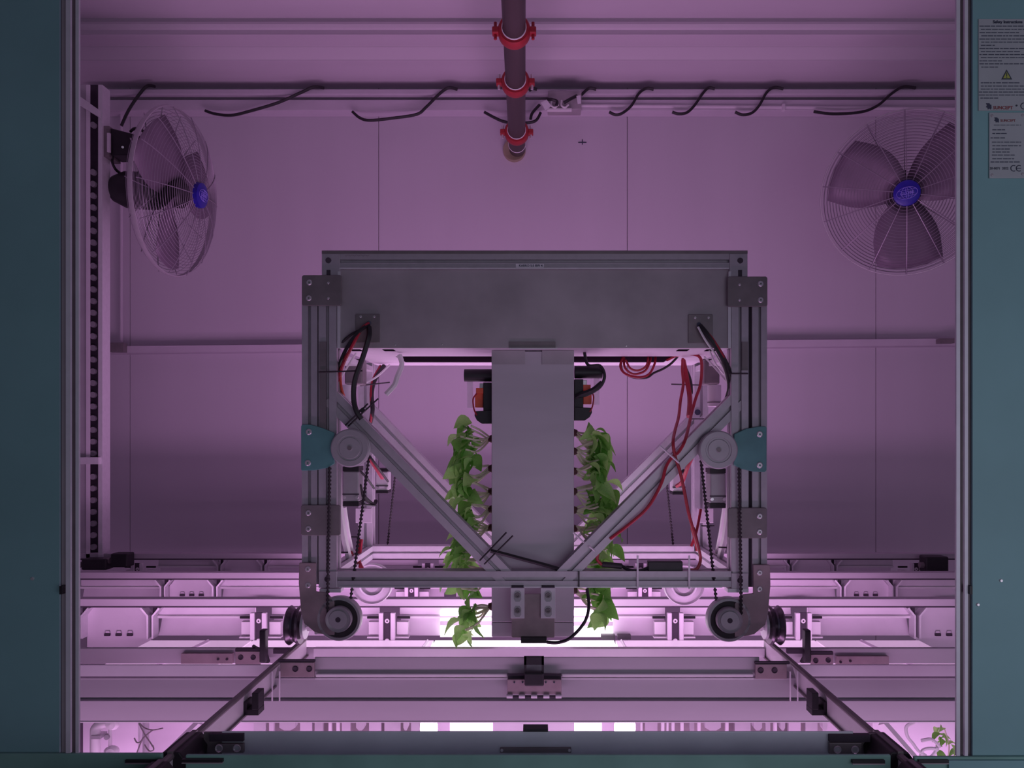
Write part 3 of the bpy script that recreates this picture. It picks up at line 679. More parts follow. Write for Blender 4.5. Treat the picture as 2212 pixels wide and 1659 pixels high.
plate(R_(1572, 597, 1658, 662), YM-.012, PLATE, [(1643, 613), (1643, 648)], small=[(1598, 615), (1598, 648)])
plate(R_(768, 678, 820, 740, 1), YM+.002, PLATE, [], name='cable_entry_plate', small=[(779, 684), (808, 684)])
plate(R_(1487, 679, 1540, 741, 1), YM+.002, PLATE, [], name='cable_entry_plate', small=[(1502, 686), (1531, 686)])
for x, y in ((797, 698), (1510, 701)): MB().cyl(pt(x, y, YM), pt(x, y, YM+.004), .005, 14).build('cable_hole', INK, M)
plate(R_(650, 1091, 735, 1157), YM-.010, PLATE, [(666, 1108), (666, 1142)], name='middle_plate')
plate(R_(1573, 1097, 1657, 1163), YM-.010, PLATE, [(1641, 1115), (1641, 1149)], name='middle_plate')
plate([(653, 917), (670, 917), (692, 923), (722, 935), (722, 1002), (706, 1011), (680, 1016), (652, 1017), (650, 1014), (650, 920)], YM-.010, TEAL, [(667, 933), (665, 1000)], name='pulley_bracket', r=.0066)
plate([(1654, 921), (1640, 921), (1612, 926), (1586, 938), (1586, 1005), (1602, 1013), (1628, 1019), (1652, 1020), (1656, 1016), (1656, 924)], YM-.010, TEAL, [(1641, 938), (1641, 1005)], name='pulley_bracket', r=.0066)
fl = [(646, 1216), (682, 1216), (682, 1278), (706, 1281), (722, 1300), (722, 1372), (700, 1371), (680, 1366), (656, 1346), (650, 1320), (645, 1260)]
plate(fl, YM-.010, RUSTY, [(665, 1229), (665, 1264)], name='foot_plate')
plate([(2309.5-x-0.0, y+4) for x, y in fl][::-1], YM-.010, RUSTY, [(1641, 1237), (1641, 1272)], name='foot_plate')
# pulleys: upper grey discs, lower belt wheels
for x, y in ((755, 968), (1553, 972)):
    p = MB().lathe(pt(x, y, YM-.024), [(0, .0), (.0055, 0), (.0062, .0015), (.022, .0015), (.0235, .003), (.027, .003), (.028, .0012), (.0385, .0012), (.041, .003), (.0405, .009), (.036, .011), (.036, .016), (.041, .018), (.041, .022), (0, .022)], 48).build('upper_pulley', PULL, M, smooth=True)
    MB().lathe(pt(x, y, YM-.024), [(0, -.001), (.0045, -.001), (.005, .001)], 16).build('axle_bolt', PLATE, p, smooth=True)
for x, y, sg in ((730, 1339, 1), (1577, 1341, -1)):
    p = MB().lathe(pt(x+sg*3, y-3, YM-.004), [(.0405, .002), (.0408, -.006), (.046, -.006), (.048, -.002), (.048, .012), (0, .012)], 56).build('belt_wheel', PULL, M, smooth=True)
    MB().lathe(pt(x+sg*3, y-3, YM-.005), [(0, .0), (.0408, .0)], 48).build('dark_groove', RUBB, p, smooth=True)
    p = MB().lathe(pt(x, y, YM-.026), [(0, .0), (.0195, .0), (.0205, .0035), (.0245, .0025), (.027, .0), (.0275, .003), (.0275, .016), (0, .016)], 44).build('hub_pulley', PULL, M, smooth=True)
    MB().lathe(pt(x, y, YM-.026), [(0, -.0012), (.0052, -.0012), (.006, .001)], 18).build('axle_bolt', SLOT, p, smooth=True)
for x, y in ((803, 1262), (1478, 1264)):
    MB().lathe(pt(x, y, YR-.01), [(0, 0), (.02, 0), (.022, .004), (.048, .004), (.052, -.002), (.054, .002), (.054, .016), (0, .016)], 44).build('rear_wheel', PULL, M, smooth=True)
    MB().lathe(pt(x, y, YR-.014), [(.030, 0), (.034, -.001), (.034, .006), (.030, .006), (.030, 0)], 40).build('wheel_ring', ALUL, M, smooth=True)
# running wheels on the rails, seen edge on
for sg in (-1, 1):
    X = .525*sg; cz = H-.4545+.043; cyy = 1.725
    p = MB().lathe((X, cyy, cz), [(.010, -.014), (.040, -.014), (.043, -.010), (.036, -.002), (.036, .002), (.043, .010), (.040, .014), (.010, .014)], 44, 'x').build('rail_wheel', DARKM, M, smooth=True)
    MB().cyl((X, cyy, cz), (X-sg*.075, cyy, cz), .009, 14).build('wheel_axle', STEEL, M, smooth=True)
    MB().cyl((X-sg*.018, cyy, cz), (X-sg*.024, cyy, cz), .030, 24).build('axle_washer', ALUL, M, smooth=True)
    MB().cyl((X-sg*.028, cyy, cz), (X-sg*.040, cyy, cz), .013, 6).build('axle_nut', STEEL, M)
    MB().box(*sorted((X-sg*.045, X-sg*.09)), cyy-.012, cyy+.02, cz-.018, cz+.018).build('bearing_block', BEAML, M, bevel=.002)
# diagonal braces
def diag(a, b, Y, w, name, m=ALU):
    A = pt(a[0], a[1], Y); B_ = pt(b[0], b[1], Y); ax = (B_-A).normalized(); u = Vector((0, 1, 0)).cross(ax)
    MB().profile((A.x, Y+.02, A.z), (B_.x, Y+.02, B_.z), u, w, .036, .2).build(name, m, M)
diag((712, 857), (1094, 1251), YM+.002, .039, 'diagonal_brace')
diag((1598, 862), (1213, 1251), YM+.002, .039, 'diagonal_brace')
diag((790, 880), (1090, 1192), YR, .036, 'rear_diagonal_brace', ALUL)  # rear braces paler; the light they catch is in the colour
diag((1516, 894), (1214, 1194), YR, .036, 'rear_diagonal_brace', ALUL)
# rear frame; light on it is put into a paler aluminium
prof_px(774, 784, 804, 1192, YR, 0, name='rear_post', m=ALUL)
prof_px(1500, 784, 1530, 1192, YR, 0, name='rear_post', m=ALUL)
prof_px(790, 1180, 1515, 1207, YR, 0, 'x', name='rear_bottom_beam', m=ALUL, slot=.16)
c = MB().cyl(pt(1507, 890.5, YR-.002), pt(1507, 890.5, YR+.002), .0078, 18).build('round_hole', INK, M, smooth=True)
# side beams between front and rear
for X in (-.447, .444):
    for z0 in (zY(1251, YM),):
        MB().profile((X, YM+.04, z0), (X, YR, z0), (1, 0, 0), .034, .034, .2).build('side_beam', ALUL, M)
    MB().box(X-.017, X+.017, YM+.045, YR, zY(770, YM), zY(757, YM)).build('upper_side_beam', ALUL, M)
# side strips lit by the LEDs; their brightness is put into white
for sg in (-1, 1):
    f = (lambda x: x) if sg < 0 else (lambda x: 2309-x)
    MB().tube([pt(f(731), 1000, 1.80), pt(f(733), 1090, 1.82), pt(f(743), 1160, 1.86), pt(f(756), 1215, 1.90)], .008, 6).build('lit_strip', WHITE, M)
    MB().tube([pt(f(744), 1095, 1.88), pt(f(752), 1150, 1.92), pt(f(765), 1215, 1.98)], .005, 6).build('lit_strip', WHITE, M)
    MB().rect(min(f(768), f(802)), 1098, max(f(768), f(802)), 1130, YR-.02, .006).build('rear_joint_plate', BEAML, M, bevel=.001)
    MB().lathe(pt(f(785), 1105, YR-.02), [(0, -.003), (.003, -.003), (.004, 0)], 10).build('small_screw', STEEL, M)
    MB().tube([pt(f(735), 1238, 1.80), pt(f(757), 1210, 1.98)], .008, 6).build('corner_strip', WHITE, M)
# motors inside the frame
def motor(x0, y0, x1, y1, Y, name='drive_motor', body=PULL):
    m_ = MB().rect(x0, y0+(y1-y0)*.12, x1, y1-(y1-y0)*.12, Y, .045).build(name, body, M, bevel=.003)
    MB().rect(x0, y0, x1, y0+(y1-y0)*.12, Y-.002, .049).build('end_cap', BLACK, m_, bevel=.001)
    MB().rect(x0, y1-(y1-y0)*.12, x1, y1, Y-.002, .049).build('end_cap', BLACK, m_, bevel=.001)
    h_ = y1-y0
    MB().rect(x0-.5, y0+h_*.68, x1+.5, y0+h_*.71, Y-.001, .002).build('seam', SLOT, m_)
    for x in (x0+4, x1-4): MB().lathe(pt(x, y0+h_*.77, Y), [(0, -.003), (.0035, -.003), (.0042, 0)], 10).build('flange_screw', STEEL, m_)
    return m_
motor(740, 1008, 775, 1094, 1.765); motor(1534, 1012, 1568, 1098, 1.765)
motor(812, 1012, 838, 1066, 2.03, 'rear_motor', WHITE); motor(1453, 1014, 1481, 1069, 2.03, 'rear_motor', WHITE)
for x0, x1, xc in ((744, 783, 753), (1521, 1555, 1543)):
    MB().rect(x0, 775, x1, 830, 1.93, .05).build('gearbox', PLATE, M, bevel=.004)
    w_ = 14
    c = MB().cyl(pt(xc, 832, 1.95), pt(xc, 878, 1.95), .0165, 24).build('capacitor', BEAML, M, smooth=True)
    MB().cyl(pt(xc, 868, 1.95), pt(xc, 870.5, 1.95), .0171, 24).build('band', PLATE, c)
# toothed belts
def belt(p0, p1, name='toothed_belt', w=.004, pitch=.0085):
    p0 = Vector(p0); p1 = Vector(p1); d = p1-p0; L = d.length; d.normalize(); mb = MB()
    mb.tube([p0, p1], w*.5, 4); n = int(L/pitch); sd = Vector((1, 0, 0))
    for k in range(n):
        c_ = p0+d*(k+.5)*pitch
        mb.tube([c_-d*pitch*.25+sd*w*.1, c_+d*pitch*.25+sd*w*.1], w*.95, 4)
    return mb.build(name, RUBB, M)
belt(pt(712, 1008, YM-.014), pt(707, 1325, YM-.018)); belt(pt(1596, 1010, YM-.014), pt(1601, 1328, YM-.018))
belt(pt(797, 985, YM+.05), pt(757, 1296, YM+.0)); belt(pt(1513, 985, YM+.05), pt(1547, 1298, YM+.0))
belt(pt(853, 1030, YR+.0), pt(837, 1176, YR+.03), w=.0034); belt(pt(1440, 1045, YR+.0), pt(1454, 1178, YR+.03), w=.0034)
# column mount below the bottom beam
MB().pprism(R_(1105, 1283, 1198, 1378, 2), YM-.002, .005).build('mount_plate', RUSTY, M, bevel=.001)
for x0, x1 in ((1103, 1133), (1168, 1200)):
    p = MB().rect(x0, 1270, x1, 1336, YM-.010, .008).build('slotted_bracket', BEAML, M, bevel=.001)
    MB().rect(x0+2, 1265, x1-2, 1271, YM-.004, .006).build('shadow_gap', SLOT, M)
    for y in (1288, 1321):
        xm = (x0+x1)/2
        MB().pprism([(xm-8, y-7), (xm-4, y-12), (xm+4, y-12), (xm+8, y-7), (xm+8, y+7), (xm+4, y+12), (xm-4, y+12), (xm-8, y+7)], YM-.0108, .001).build('slot', PULL, p)
        MB().lathe(pt(xm, y-2, YM-.011), [(0, -.001), (.0022, -.001), (.003, -.003), (.0058, -.003), (.0062, 0)], 14).build('cap_screw', PLATE, p, smooth=True)
MB().rect(1125, 1377, 1181, 1390, YM-.012, .02).build('sensor', BLACK, M, bevel=.001)
cable([(1181, 1387, YM-.006), (1205, 1388, YM-.01), (1232, 1378, YM-.014), (1262, 1345, YM-.014), (1272, 1310, YM-.012), (1268, 1272, YM+.01)], .0038, 'sensor_cable', BLACK, M)
# clamps and grippers beside the column
for sg in (-1, 1):
    f = (lambda x: x) if sg < 0 else (lambda x: 2304-x)
    dy = 0 if sg < 0 else -7
    def RX(x0, y0, x1, y1, Y, th, nm, m, par=M, bv=.001):
        a_, b_ = sorted((f(x0), f(x1))); return MB().rect(a_, y0+dy, b_, y1+dy, Y, th).build(nm, m, par, bevel=bv)
    g = MB().cyl(pt(f(1003), 811+dy, 1.80), pt(f(1063), 811+dy, 1.80), .0145, 24).build('gripper_cylinder', BLACK, M, smooth=True, bevel=.001)
    RX(1044, 826, 1063, 905, 1.78, .03, 'gripper_body', BLACK)
    MB().pprism([(f(x), y+dy) for x, y in [(1026, 888), (1063, 886), (1063, 915), (1040, 915), (1030, 908), (1025, 898)]][::(1 if sg < 0 else -1)], 1.775, .034).build('gripper_jaw', BLACK, M, bevel=.001)
    RX(1036, 828, 1048, 840, 1.79, .01, 'valve_fitting', STEEL)
    RX(1028, 838, 1050, 850, 1.782, .02, 'valve_collar', ORANGE)
    RX(1026, 850, 1044, 880, 1.79, .02, 'valve_body', ORANGE)
    RX(1009, 824, 1021, 881, 1.80, .012, 'clear_tube', CLEAR)
    cable([(f(1030), 850+dy, 1.777), (f(1022), 862+dy, 1.775), (f(1024), 884+dy, 1.775), (f(1030), 897+dy, 1.775)], .0018, 'air_hose', RED, M)
cable([(1262, 757, 1.79), (1270, 788, 1.78), (1296, 790, 1.775), (1306, 812, 1.77), (1296, 836, 1.77), (1270, 852, 1.77), (1250, 856, 1.77)], .0036, 'black_hose', BLACK, M)
cable([(1300, 826, 1.77), (1280, 842, 1.768), (1255, 852, 1.77), (1244, 858, 1.775)], .0055, 'black_hose', BLACK, M)

# cables of the carriage
def bundle(paths, name='cable'):
    for pts, r, m in paths: cable(pts, r*1.15, name, m, M)
YC = YM-.006
bundle([
 ([(797, 698, YC), (780, 712, YC-.01), (762, 745, YC-.008), (740, 790, YM+.01), (731, 830, YM+.03), (742, 866, YM+.05)], .0032, RED),
 ([(797, 700, YC), (776, 716, YC-.012), (750, 750, YC-.004), (733, 790, YM+.02), (730, 830, YM+.04), (738, 862, YM+.05)], .0036, BLACK),
 ([(793, 704, YC), (772, 722, YC-.008), (756, 755, YC-.002), (737, 790, YM+.02), (737, 835, YM+.03), (748, 868, YM+.06)], .0026, ORANGE),
 ([(790, 708, YC), (760, 722, YC), (738, 742, YM+.01), (728, 762, YM+.03)], .0026, BLACK),
 ([(797, 706, YC), (797, 726, YC-.012), (786, 765, YC-.01), (767, 820, YM-.012), (764, 860, YM-.012), (770, 888, YM-.014), (781, 905, YM-.012)], .0048, BLACK),
 ([(830, 790, YR-.02), (810, 820, YR-.05), (803, 850, YR-.06), (805, 885, YR-.08), (799, 918, YR-.06)], .0050, RUBB),
 ([(822, 790, YR-.02), (804, 824, YR-.055), (801, 860, YR-.07), (803, 890, YR-.08), (801, 912, YR-.07)], .0028, RED),
 ([(842, 788, YR-.05), (812, 815, YR-.07), (780, 830, YR-.09), (742, 836, YR-.1)], .0024, WHITE),
 ([(773, 757, 1.80), (752, 790, 1.80), (735, 818, 1.80)], .0020, WHITE),
 ([(863, 768, 1.80), (868, 788, 1.79), (858, 815, 1.78), (852, 832, 1.78), (834, 852, 1.78)], .0056, WHITE),
 # right side
 ([(1512, 703, YC), (1530, 725, YC-.01), (1556, 762, YC-.008), (1575, 800, YM+.0), (1580, 830, YM+.02), (1570, 866, YM+.05)], .0046, BLACK),
 ([(1514, 705, YC-.002), (1538, 730, YC-.012), (1560, 765, YC-.01), (1576, 795, YM+.0)], .0024, RED),
 ([(1512, 708, YC-.002), (1536, 738, YC-.012), (1560, 778, YC-.006), (1574, 830, YM+.02), (1568, 862, YM+.05)], .0030, RUBB),
 ([(1508, 706, YC-.004), (1524, 735, YC-.008), (1545, 765, YM+.0), (1564, 800, YM+.03), (1571, 828, YM+.05)], .0022, WHITE),
 ([(1521, 770, 1.80), (1545, 795, 1.80), (1568, 822, 1.79)], .0020, WHITE),
 ([(1530, 750, 1.74), (1545, 785, 1.76), (1566, 810, 1.78)], .0020, WHITE),
 # red loops under the box
 ([(1346, 770, 1.90), (1340, 792, 1.89), (1352, 808, 1.88), (1380, 815, 1.88), (1402, 808, 1.88), (1414, 786, 1.89), (1416, 770, 1.90)], .0026, RED),
 ([(1348, 772, 1.91), (1350, 794, 1.90), (1368, 808, 1.90), (1392, 802, 1.90), (1403, 784, 1.90), (1406, 770, 1.91)], .0024, RED),
 ([(1342, 774, 1.92), (1344, 800, 1.91), (1366, 815, 1.91), (1396, 816, 1.91), (1412, 806, 1.91), (1432, 797, 1.90), (1450, 785, 1.90), (1466, 768, 1.90)], .0024, RUBB),
 ([(1352, 778, 1.89), (1362, 796, 1.88), (1380, 800, 1.88), (1396, 790, 1.88), (1400, 772, 1.89)], .0022, RED),
 ([(1440, 778, 1.90), (1462, 768, 1.88), (1488, 765, 1.86), (1510, 770, 1.84), (1516, 790, 1.84), (1513, 830, 1.84), (1503, 860, 1.82), (1494, 892, 1.80), (1489, 915, 1.76), (1480, 950, YM-.008), (1467, 975, YM-.010), (1450, 990, YM-.010), (1438, 1010, YM-.01), (1428, 1045, YM-.01), (1400, 1095, YM-.01), (1360, 1132, YM-.008), (1318, 1164, YM+.0)], .0030, RED),
 ([(1475, 775, 1.88), (1474, 800, 1.86), (1476, 830, 1.86), (1470, 865, 1.84), (1466, 900, 1.80), (1458, 930, 1.74), (1454, 955, YM-.008), (1458, 985, YM-.010), (1468, 1015, YM-.012), (1478, 1060, YM-.012), (1488, 1110, YM-.01), (1502, 1160, YM+.0), (1513, 1205, YM+.02), (1506, 1228, YM+.02), (1492, 1232, YM+.02)], .0030, RED),
 ([(1476, 778, 1.90), (1484, 820, 1.88), (1490, 860, 1.86), (1488, 900, 1.82)], .0050, RED),
 ([(1478, 790, 1.91), (1490, 820, 1.90), (1493, 850, 1.88)], .0040, RUBB),
 ([(1493, 1180, 1.98), (1504, 1150, 1.98), (1514, 1100, 2.0)], .0030, RED),
 ([(1496, 985, 1.90), (1485, 1010, 1.92), (1474, 1040, 1.97), (1462, 1050, 2.0)], .0045, RED),
 ([(795, 985, 1.86), (812, 1010, 1.90), (826, 1032, 1.97)], .0045, RED),
 ([(796, 982, 1.85), (815, 1008, 1.88), (838, 1040, 1.96)], .0024, BLACK),
 ([(775, 1015, 1.78), (790, 1030, 1.80), (808, 1055, 1.86)], .0022, BLACK),
 ([(777, 1048, 1.78), (786, 1072, 1.80), (806, 1090, 1.84), (812, 1082, 1.86)], .0042, BLACK),
 ([(775, 1085, 1.78), (790, 1090, 1.80), (812, 1092, 1.84)], .0018, BLACK),
 ([(754, 1178, 1.96), (760, 1198, 1.95), (772, 1222, 1.93)], .0042, RED),
 ([(780, 1165, 1.98), (777, 1190, 1.97), (775, 1212, 1.94), (784, 1232, 1.92)], .0045, RED),
 ([(1508, 1190, 1.96), (1502, 1160, 1.97), (1496, 1140, 1.98)], .0050, RED),
 # lead with ferrite and black converter on the bottom beam
 ([(1292, 1196, YM+.01), (1290, 1208, YM+.01), (1300, 1220, YM+.01)], .0030, RED),
 ([(1342, 1222, YM+.015), (1362, 1232, YM+.01), (1385, 1232, YM+.01), (1402, 1226, YM+.01)], .0034, BLACK),
 ([(1060, 1190, YM-.012), (1085, 1196, YM-.01), (1130, 1208, YM-.004), (1175, 1220, YM+.0), (1206, 1229, YM+.01)], .0042, BLACK),
])
MB().cyl(pt(1301, 1219, YM+.012), pt(1343, 1223, YM+.012), .0062, 14).build('ferrite', RUBB, M, smooth=True)
MB().rect(1400, 1213, 1475, 1234.5, YM+.004, .02).build('converter', BLACK, M, bevel=.002)
for x in (1377.5, 1489): 
    MB().rect(x-2, 1200, x+2, 1272, YM-.0050, .0012).build('white_cable_tie', BEAML, M)
MB().rect(1249, 1234, 1252, 1268, YM-.005, .002).build('black_cable_tie', BLACK, M)
for a_, b_, Y_, m_ in (((746, 919), (795, 872), YM-.014, BLACK), ((752, 921), (817, 861), YM-.014, BLACK), ((1036, 1211), (1094, 1150), YM-.014, BLACK), ((1046, 1219), (1108, 1157), YM-.014, BLACK),
                 ((689, 804), (783, 801), YM-.008, BLACK), ((778, 833), (842, 826), YR-.08, BLACK), ((1573, 807), (1616, 807), YM-.008, BLACK), ((1450, 830), (1515, 832), YR-.08, BLACK),
                 ((755, 1160), (775, 1160), 1.96, BLACK), ((1515, 1136), (1543, 1136), 1.96, BLACK), ((728, 1193), (752, 1193), 1.82, BLACK), ((1552, 1182), (1578, 1183), 1.82, BLACK), ((1494, 905), (1523, 905), YR-.03, BLACK)):
    A = pt(*a_, Y_); B_ = pt(*b_, Y_); MB().tube([A, B_], .0018, 5).build('cable_tie', m_, M)
for a_, b_, Y_ in (((1425, 963), (1467, 1000), YM-.014), ((1273, 1180), (1285, 1190), YM-.006), ((1238, 1150), (1262, 1172), YM-.004)):
    MB().tube([pt(*a_, Y_), pt(*b_, Y_)], .0022, 5).build('white_cable_tie', BEAML, M)
MB().pprism([(775, 886), (783, 880), (790, 886), (782, 893)], YM-.020, .006).build('tie_mount', BLACK, M)

# ---------------------------------------------------------------- plant column carried by the lift
YCo = 1.748
def cpt(px, py): return pt(px, py, YCo)
K = thing('plant_column', 'tall flat pale growing column hanging in the middle of the lift', 'growing column', cpt(1151, 1376))
a = cpt(1062, 1344); b = cpt(1240, 757)
MB().box(a.x, b.x, YCo, YCo+.24, a.z, b.z-.002).build('column_body', BEAM, K, bevel=.0015)
c = cpt(1062, 1376)
MB().box(a.x, b.x, YCo+.0005, YCo+.24, c.z, a.z-.0012).build('column_foot', BEAM, K, bevel=.001)
for x0, x1 in ((1062, 1134), (1171, 1240)):
    MB().rect(x0, 757, x1, 787, YCo-.003, .003).build('grey_pad', GALV, K)
MB().rect(1100, 738, 1200, 752, YM+.003, .003).build('top_tab', PLATE, K)
MB().rect(1100, 751.5, 1204, 753.5, YM+.0, .004).build('top_tab_edge', ALUL, K)

# ---------------------------------------------------------------- basil plants on both faces
def leaf_mesh(name, m, L=1.0, W=.62, cup=.22, droop=.35):
    rows = 6; vs = []; fs = []
    for i in range(rows+1):
        t_ = i/rows; wd = W*.5*math.sin(PI*min(1, t_*1.02))**.75*(1-.25*t_)
        if i in (0, rows): wd = .01
        z = -droop*t_*t_*L+.12*math.sin(PI*t_)
        for u in (-1, -.5, 0, .5, 1):
            vs.append((u*wd, t_*L, z+cup*abs(u)**1.5*wd*1.6+.03*math.sin(7*t_+u*3)*abs(u)))
    for i in range(rows):
        for j in range(4): q = i*5+j; fs.append((q, q+1, q+6, q+5))
    me = bpy.data.meshes.new(name); me.from_pydata(vs, [], fs); me.materials.append(m)
    for p in me.polygons: p.use_smooth = True
    return me
LM = [leaf_mesh('leaf_a', LEAF), leaf_mesh('leaf_b', LEAFL, cup=.35, droop=.2), leaf_mesh('leaf_c', LEAF, W=.7, cup=.1, droop=.55), leaf_mesh('leaf_d', LEAFL, W=.55, cup=.45, droop=.5)]
random.seed(21)
def basil(px, py, sg, label, nleaf, spread, size, droop=0):
    base = pt(px, py, YCo+.07)
    root = thing('basil_plant', label, 'plant', base, 'basil plants on the growing column')
    MB().cyl(base, base+Vector((sg*.012, 0, 0)), .011, 10, .007).build('root_plug', PLUG, root, smooth=True)
    tips = []
    for k in range(8):
        L = random.uniform(.035, .062)*spread
        dz = random.uniform(-.028, .030)-droop*.02; dy = random.uniform(-.05, .03)
        p1 = base+Vector((sg*.010, random.uniform(-.006, .006), random.uniform(-.008, .008)))
        p2 = p1+Vector((sg*L*.5, dy*.4, dz*.9-.004)); p3 = p1+Vector((sg*L, dy, dz+.010-droop*.02))
        MB().tube(smooth_path([p1, p2, p3], 4), [.0025]*9, 5).build('stem', STEM, root, smooth=True)
        tips.append((p3, p2))
    for k in range(nleaf+9):
        tip, mid = tips[k % len(tips)]
        if k >= 6: tip = mid.lerp(tip, random.uniform(.3, 1.1))+Vector((0, 0, random.uniform(-.016, .016)))
        o = bpy.data.objects.new('leaf', LM[random.choice((0, 1, 1, 2, 3, 3))]); C.objects.link(o); o.parent = root
        o.location = tip-base+Vector((random.uniform(-.006, .006), random.uniform(-.02, .02), random.uniform(-.008, .008)))
        yaw = random.uniform(-1.5, 1.5)+(-sg*PI/2)
        o.rotation_euler = (random.uniform(-1.2, .1)-droop*.3, random.uniform(-1.0, 1.0), yaw)
        s_ = size*random.uniform(.7, 1.3)*.040; o.scale = (s_*1.35, s_, s_)
    return root
names = ['topmost', 'second from the top', 'third from the top', 'fourth from the top', 'fifth from the top', 'sixth from the top', 'seventh from the top', 'eighth from the top']
ly = [948, 1012, 1062, 1100, 1140, 1190, 1236, 1310]
lsp = [1.05, 1.35, 1.05, 1.0, .95, 1.25, 1.2, 1.0]
for i, y in enumerate(ly):
    basil(1066, y, -1, 'green basil plant on the left face of the column, '+names[i] if i < 7 else 'drooping basil plant on the left face below the bottom beam, lowest', 13, lsp[i], 1.0, .3 if i < 7 else 1.0)
ry = [935, 975, 1018, 1062, 1102, 1142, 1205, 1275]
rsp = [.9, .85, .85, 1.1, 1.15, 1.1, 1.2, 1.15]
for i, y in enumerate(ry):
    basil(1236, y, 1, 'green basil plant on the right face of the column, '+names[i] if i < 7 else 'basil plant with broad hanging leaves on the right face below the bottom beam', 13, rsp[i], 1.05, .3 if i < 7 else .7)

# ---------------------------------------------------------------- the lit level below the front beam
t = thing('grow_lamp', 'bright bloom of grow lamp below the beam left of centre', 'lamp', pt(928, 1600, 1.66))
MB().rect(906, 1558, 944, 1592, 1.66, .02).build('bulb', LAMP, t, bevel=.010)
MB().rect(921, 1441, 929, 1557, 1.662, .003).build('hanger', GALV, t)
MB().rect(914, 1592, 936, 1604, 1.66, .02).build('socket', WHITE, t)
t = thing('grow_lamp', 'bright bloom of grow lamp below the beam right of centre', 'lamp', pt(1350, 1600, 1.66))
MB().rect(1328, 1558, 1374, 1592, 1.66, .02).build('bulb', LAMP, t, bevel=.010)
MB().rect(1347, 1441, 1355, 1557, 1.662, .003).build('hanger', GALV, t)
MB().rect(1338, 1592, 1366, 1604, 1.66, .02).build('socket', WHITE, t)
t = thing('lower_column', 'pale lit top of another growing column below the beam', 'growing column', pt(1152, 1700, 1.80))
MB().rect(1066, 1552, 1240, 1700, 1.80, .1).build('column_body', BEAML, t)
for x0, x1, lab in ((972, 1064, 'small white emissive plate left of the lower column'), (1241, 1300, 'small white emissive plate right of the lower column')):
    t = thing('lower_glow_plate', lab, 'lower glow plate', pt((x0+x1)/2, 1640, 1.86))
    MB().rect(x0, 1552, x1, 1640, 1.86, .01).build('plate', GLOWW, t)  # plain plate with emission added to its colour
t = thing('lower_back_wall', 'pale rear panel of the level below, behind the row of posts', 'panel', pt(1120, 1760, 2.05))
MB().rect(100, 1530, 2140, 1760, 2.05, .02).build('sheet', BEAM, t)
random.seed(5)
x = 548; xsL = []
while x < 900:
    w_ = random.choice((4, 6, 10, 18, 26, 34)); xsL.append((x, w_)); x += w_+random.uniform(5, 14)
x = 1384; xsR = []
while x < 1780:
    w_ = random.choice((4, 6, 10, 18, 26, 34)); xsR.append((x, w_)); x += w_+random.uniform(5, 14)
for side, L_ in (('left', xsL), ('right', xsR)):
    t = thing('lower_post_row', 'row of narrow posts and trays in the gap under the beam, %s part' % side, 'posts', pt(L_[len(L_)//2][0], 1700, 1.84))
    for q, (x, w_) in enumerate(L_):
        if w_ < 8: MB().rect(x, 1545, x+w_, 1700, 1.84, .01).build('post', BEAML, t)
        elif q % 3 == 2: MB().pprism([(x, 1545), (x+w_, 1545), (x+w_, 1572), (x+w_*.7, 1578), (x+w_*.3, 1578), (x, 1572)], 1.83, .02).build('tray_end', BEAM, t)
        else: MB().rect(x, 1545, x+w_, 1700, 1.90, .01).build('plate', BEAM if q % 2 else PULL, t)
    MB().rect(L_[0][0], 1545, L_[-1][0], 1700, 1.96, .01).build('dark_backing', PLATE, t)
# left corner: white valves, hooks and a brace
t = thing('white_pipework', 'white pipe elbow with valves in the gap at lower left', 'pipe', pt(215, 1660, 1.80))
MB().tube(smooth_path([pt(206, 1650, 1.78), pt(206, 1590, 1.78), pt(208, 1572, 1.78), pt(225, 1562, 1.78), pt(240, 1560, 1.78)]), .011, 14).build('elbow', WHITE, t, smooth=True)
MB().rect(196, 1590, 216, 1597, 1.764, .03).build('band', PULL, t)
for y, r_ in ((1562, .016), (1624, .015)):
    MB().lathe(pt(243, y, 1.77), [(0, -.012), (r_*.7, -.010), (r_, 0), (r_*.7, .01), (0, .012)], 20).build('valve_knob', WHITE, t, smooth=True)
MB().cyl(pt(238, 1570, 1.79), pt(238, 1650, 1.79), .004, 10).build('riser', WHITE, t, smooth=True)
for y in (1592, 1622): MB().lathe(pt(231, y, 1.785), [(0, -.004), (.006, -.003), (.007, .004)], 14).build('valve_screw', PULL, t, smooth=True)
t = thing('lower_left_plate', 'pale flat plate behind the white pipework', 'panel', pt(220, 1660, 1.86))
MB().rect(170, 1545, 300, 1680, 1.86, .01).build('sheet', BEAML, t)
MB().rect(166, 1545, 168, 1660, 1.80, .01).build('edge', SLOT, t); MB().rect(171, 1545, 174, 1660, 1.80, .01).build('edge', SLOT, t)
t = thing('hanging_hook_post', 'slim post with dark wire hooks in the lower left gap', 'post', pt(305, 1680, 1.76))
MB().rect(298, 1548, 303, 1680, 1.76, .02).build('post', BEAML, t); MB().rect(307, 1548, 313, 1680, 1.77, .02).build('post', PULL, t)
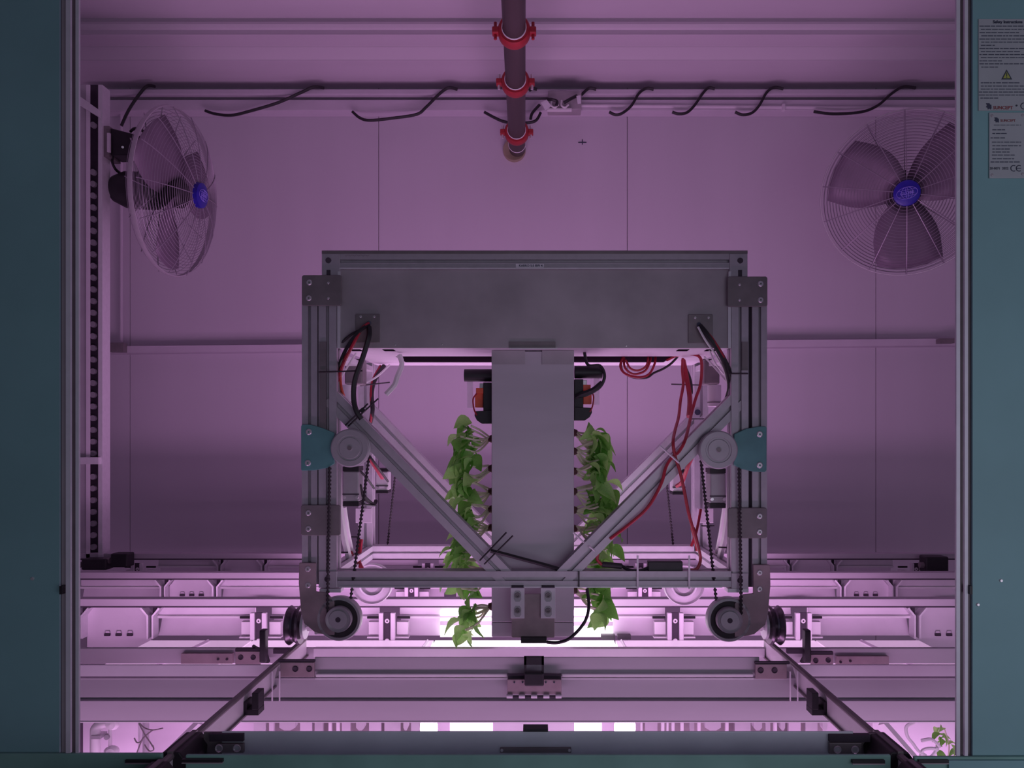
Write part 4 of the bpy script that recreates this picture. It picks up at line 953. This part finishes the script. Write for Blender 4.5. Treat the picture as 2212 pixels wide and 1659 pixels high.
for pp in ([(300, 1560), (312, 1572), (330, 1577), (352, 1573)], [(300, 1562), (312, 1585), (322, 1600), (332, 1615)], [(330, 1577), (316, 1588), (306, 1600), (296, 1625)], [(290, 1594), (296, 1604), (304, 1602), (310, 1592)], [(312, 1608), (322, 1622), (332, 1620), (330, 1610)]):
    MB().tube(smooth_path([pt(x, y, 1.74) for x, y in pp]), .0016, 5).build('wire_hook', PLATE, t, smooth=True)
t = thing('lower_diagonal_strut', 'pale diagonal strut rising to the left rail', 'strut', pt(380, 1640, 1.70))
MB().tube([pt(300, 1690, 1.66), pt(432, 1560, 1.66)], .009, 4).build('strut', BEAML, t)
t = thing('lower_right_plate', 'pale flat plate behind the white cords at lower right', 'panel', pt(1980, 1680, 1.90))
MB().rect(1885, 1550, 2085, 1680, 1.90, .01).build('sheet', BEAML, t)
t = thing('lower_diagonal_strut', 'pale diagonal strut dropping from the right rail', 'strut', pt(1950, 1640, 1.70))
MB().tube([pt(2010, 1680, 1.70), pt(1905, 1560, 1.70)], .010, 4).build('strut', WHITE, t)
t = thing('cord_loop', 'looping white cord knotted in the lower right gap', 'cord', pt(2000, 1640, 1.6))
for pp in ([(1975, 1560), (1958, 1570), (1960, 1590), (1972, 1606), (1984, 1622), (2000, 1632)], [(1990, 1600), (2010, 1597), (2022, 1604), (2030, 1614)], [(1988, 1636), (1992, 1622), (2004, 1617), (2022, 1619), (2012, 1634), (2002, 1636)]):
    MB().tube(smooth_path([pt(x, y, 1.58) for x, y in pp]), .0034, 6).build('cord', WHITE, t, smooth=True)
MB().lathe(pt(2023, 1618, 1.58), [(0, -.005), (.004, -.003), (.005, 0), (.004, .003), (0, .005)], 10).build('knot', WHITE, t, smooth=True)
t = thing('seedling', 'leafy green seedling in the lower right gap beside the portal post', 'plant', pt(2045, 1640, 1.70))
random.seed(11)
for k in range(16):
    o = bpy.data.objects.new('leaf', LM[k % 4]); C.objects.link(o); o.parent = t
    q = pt(random.uniform(2020, 2072), random.uniform(1568, 1632), 1.70+random.uniform(-.02, .05)); o.location = q-org(t)
    o.rotation_euler = (random.uniform(-1, .6), random.uniform(-.8, .8), random.uniform(-3, 3)); o.scale = (.026,)*3
MB().tube(smooth_path([pt(2046, 1650, 1.72), pt(2050, 1610, 1.72), pt(2040, 1575, 1.72)]), .0016, 5).build('stem', STEM, t)
bpy.context.view_layer.update()
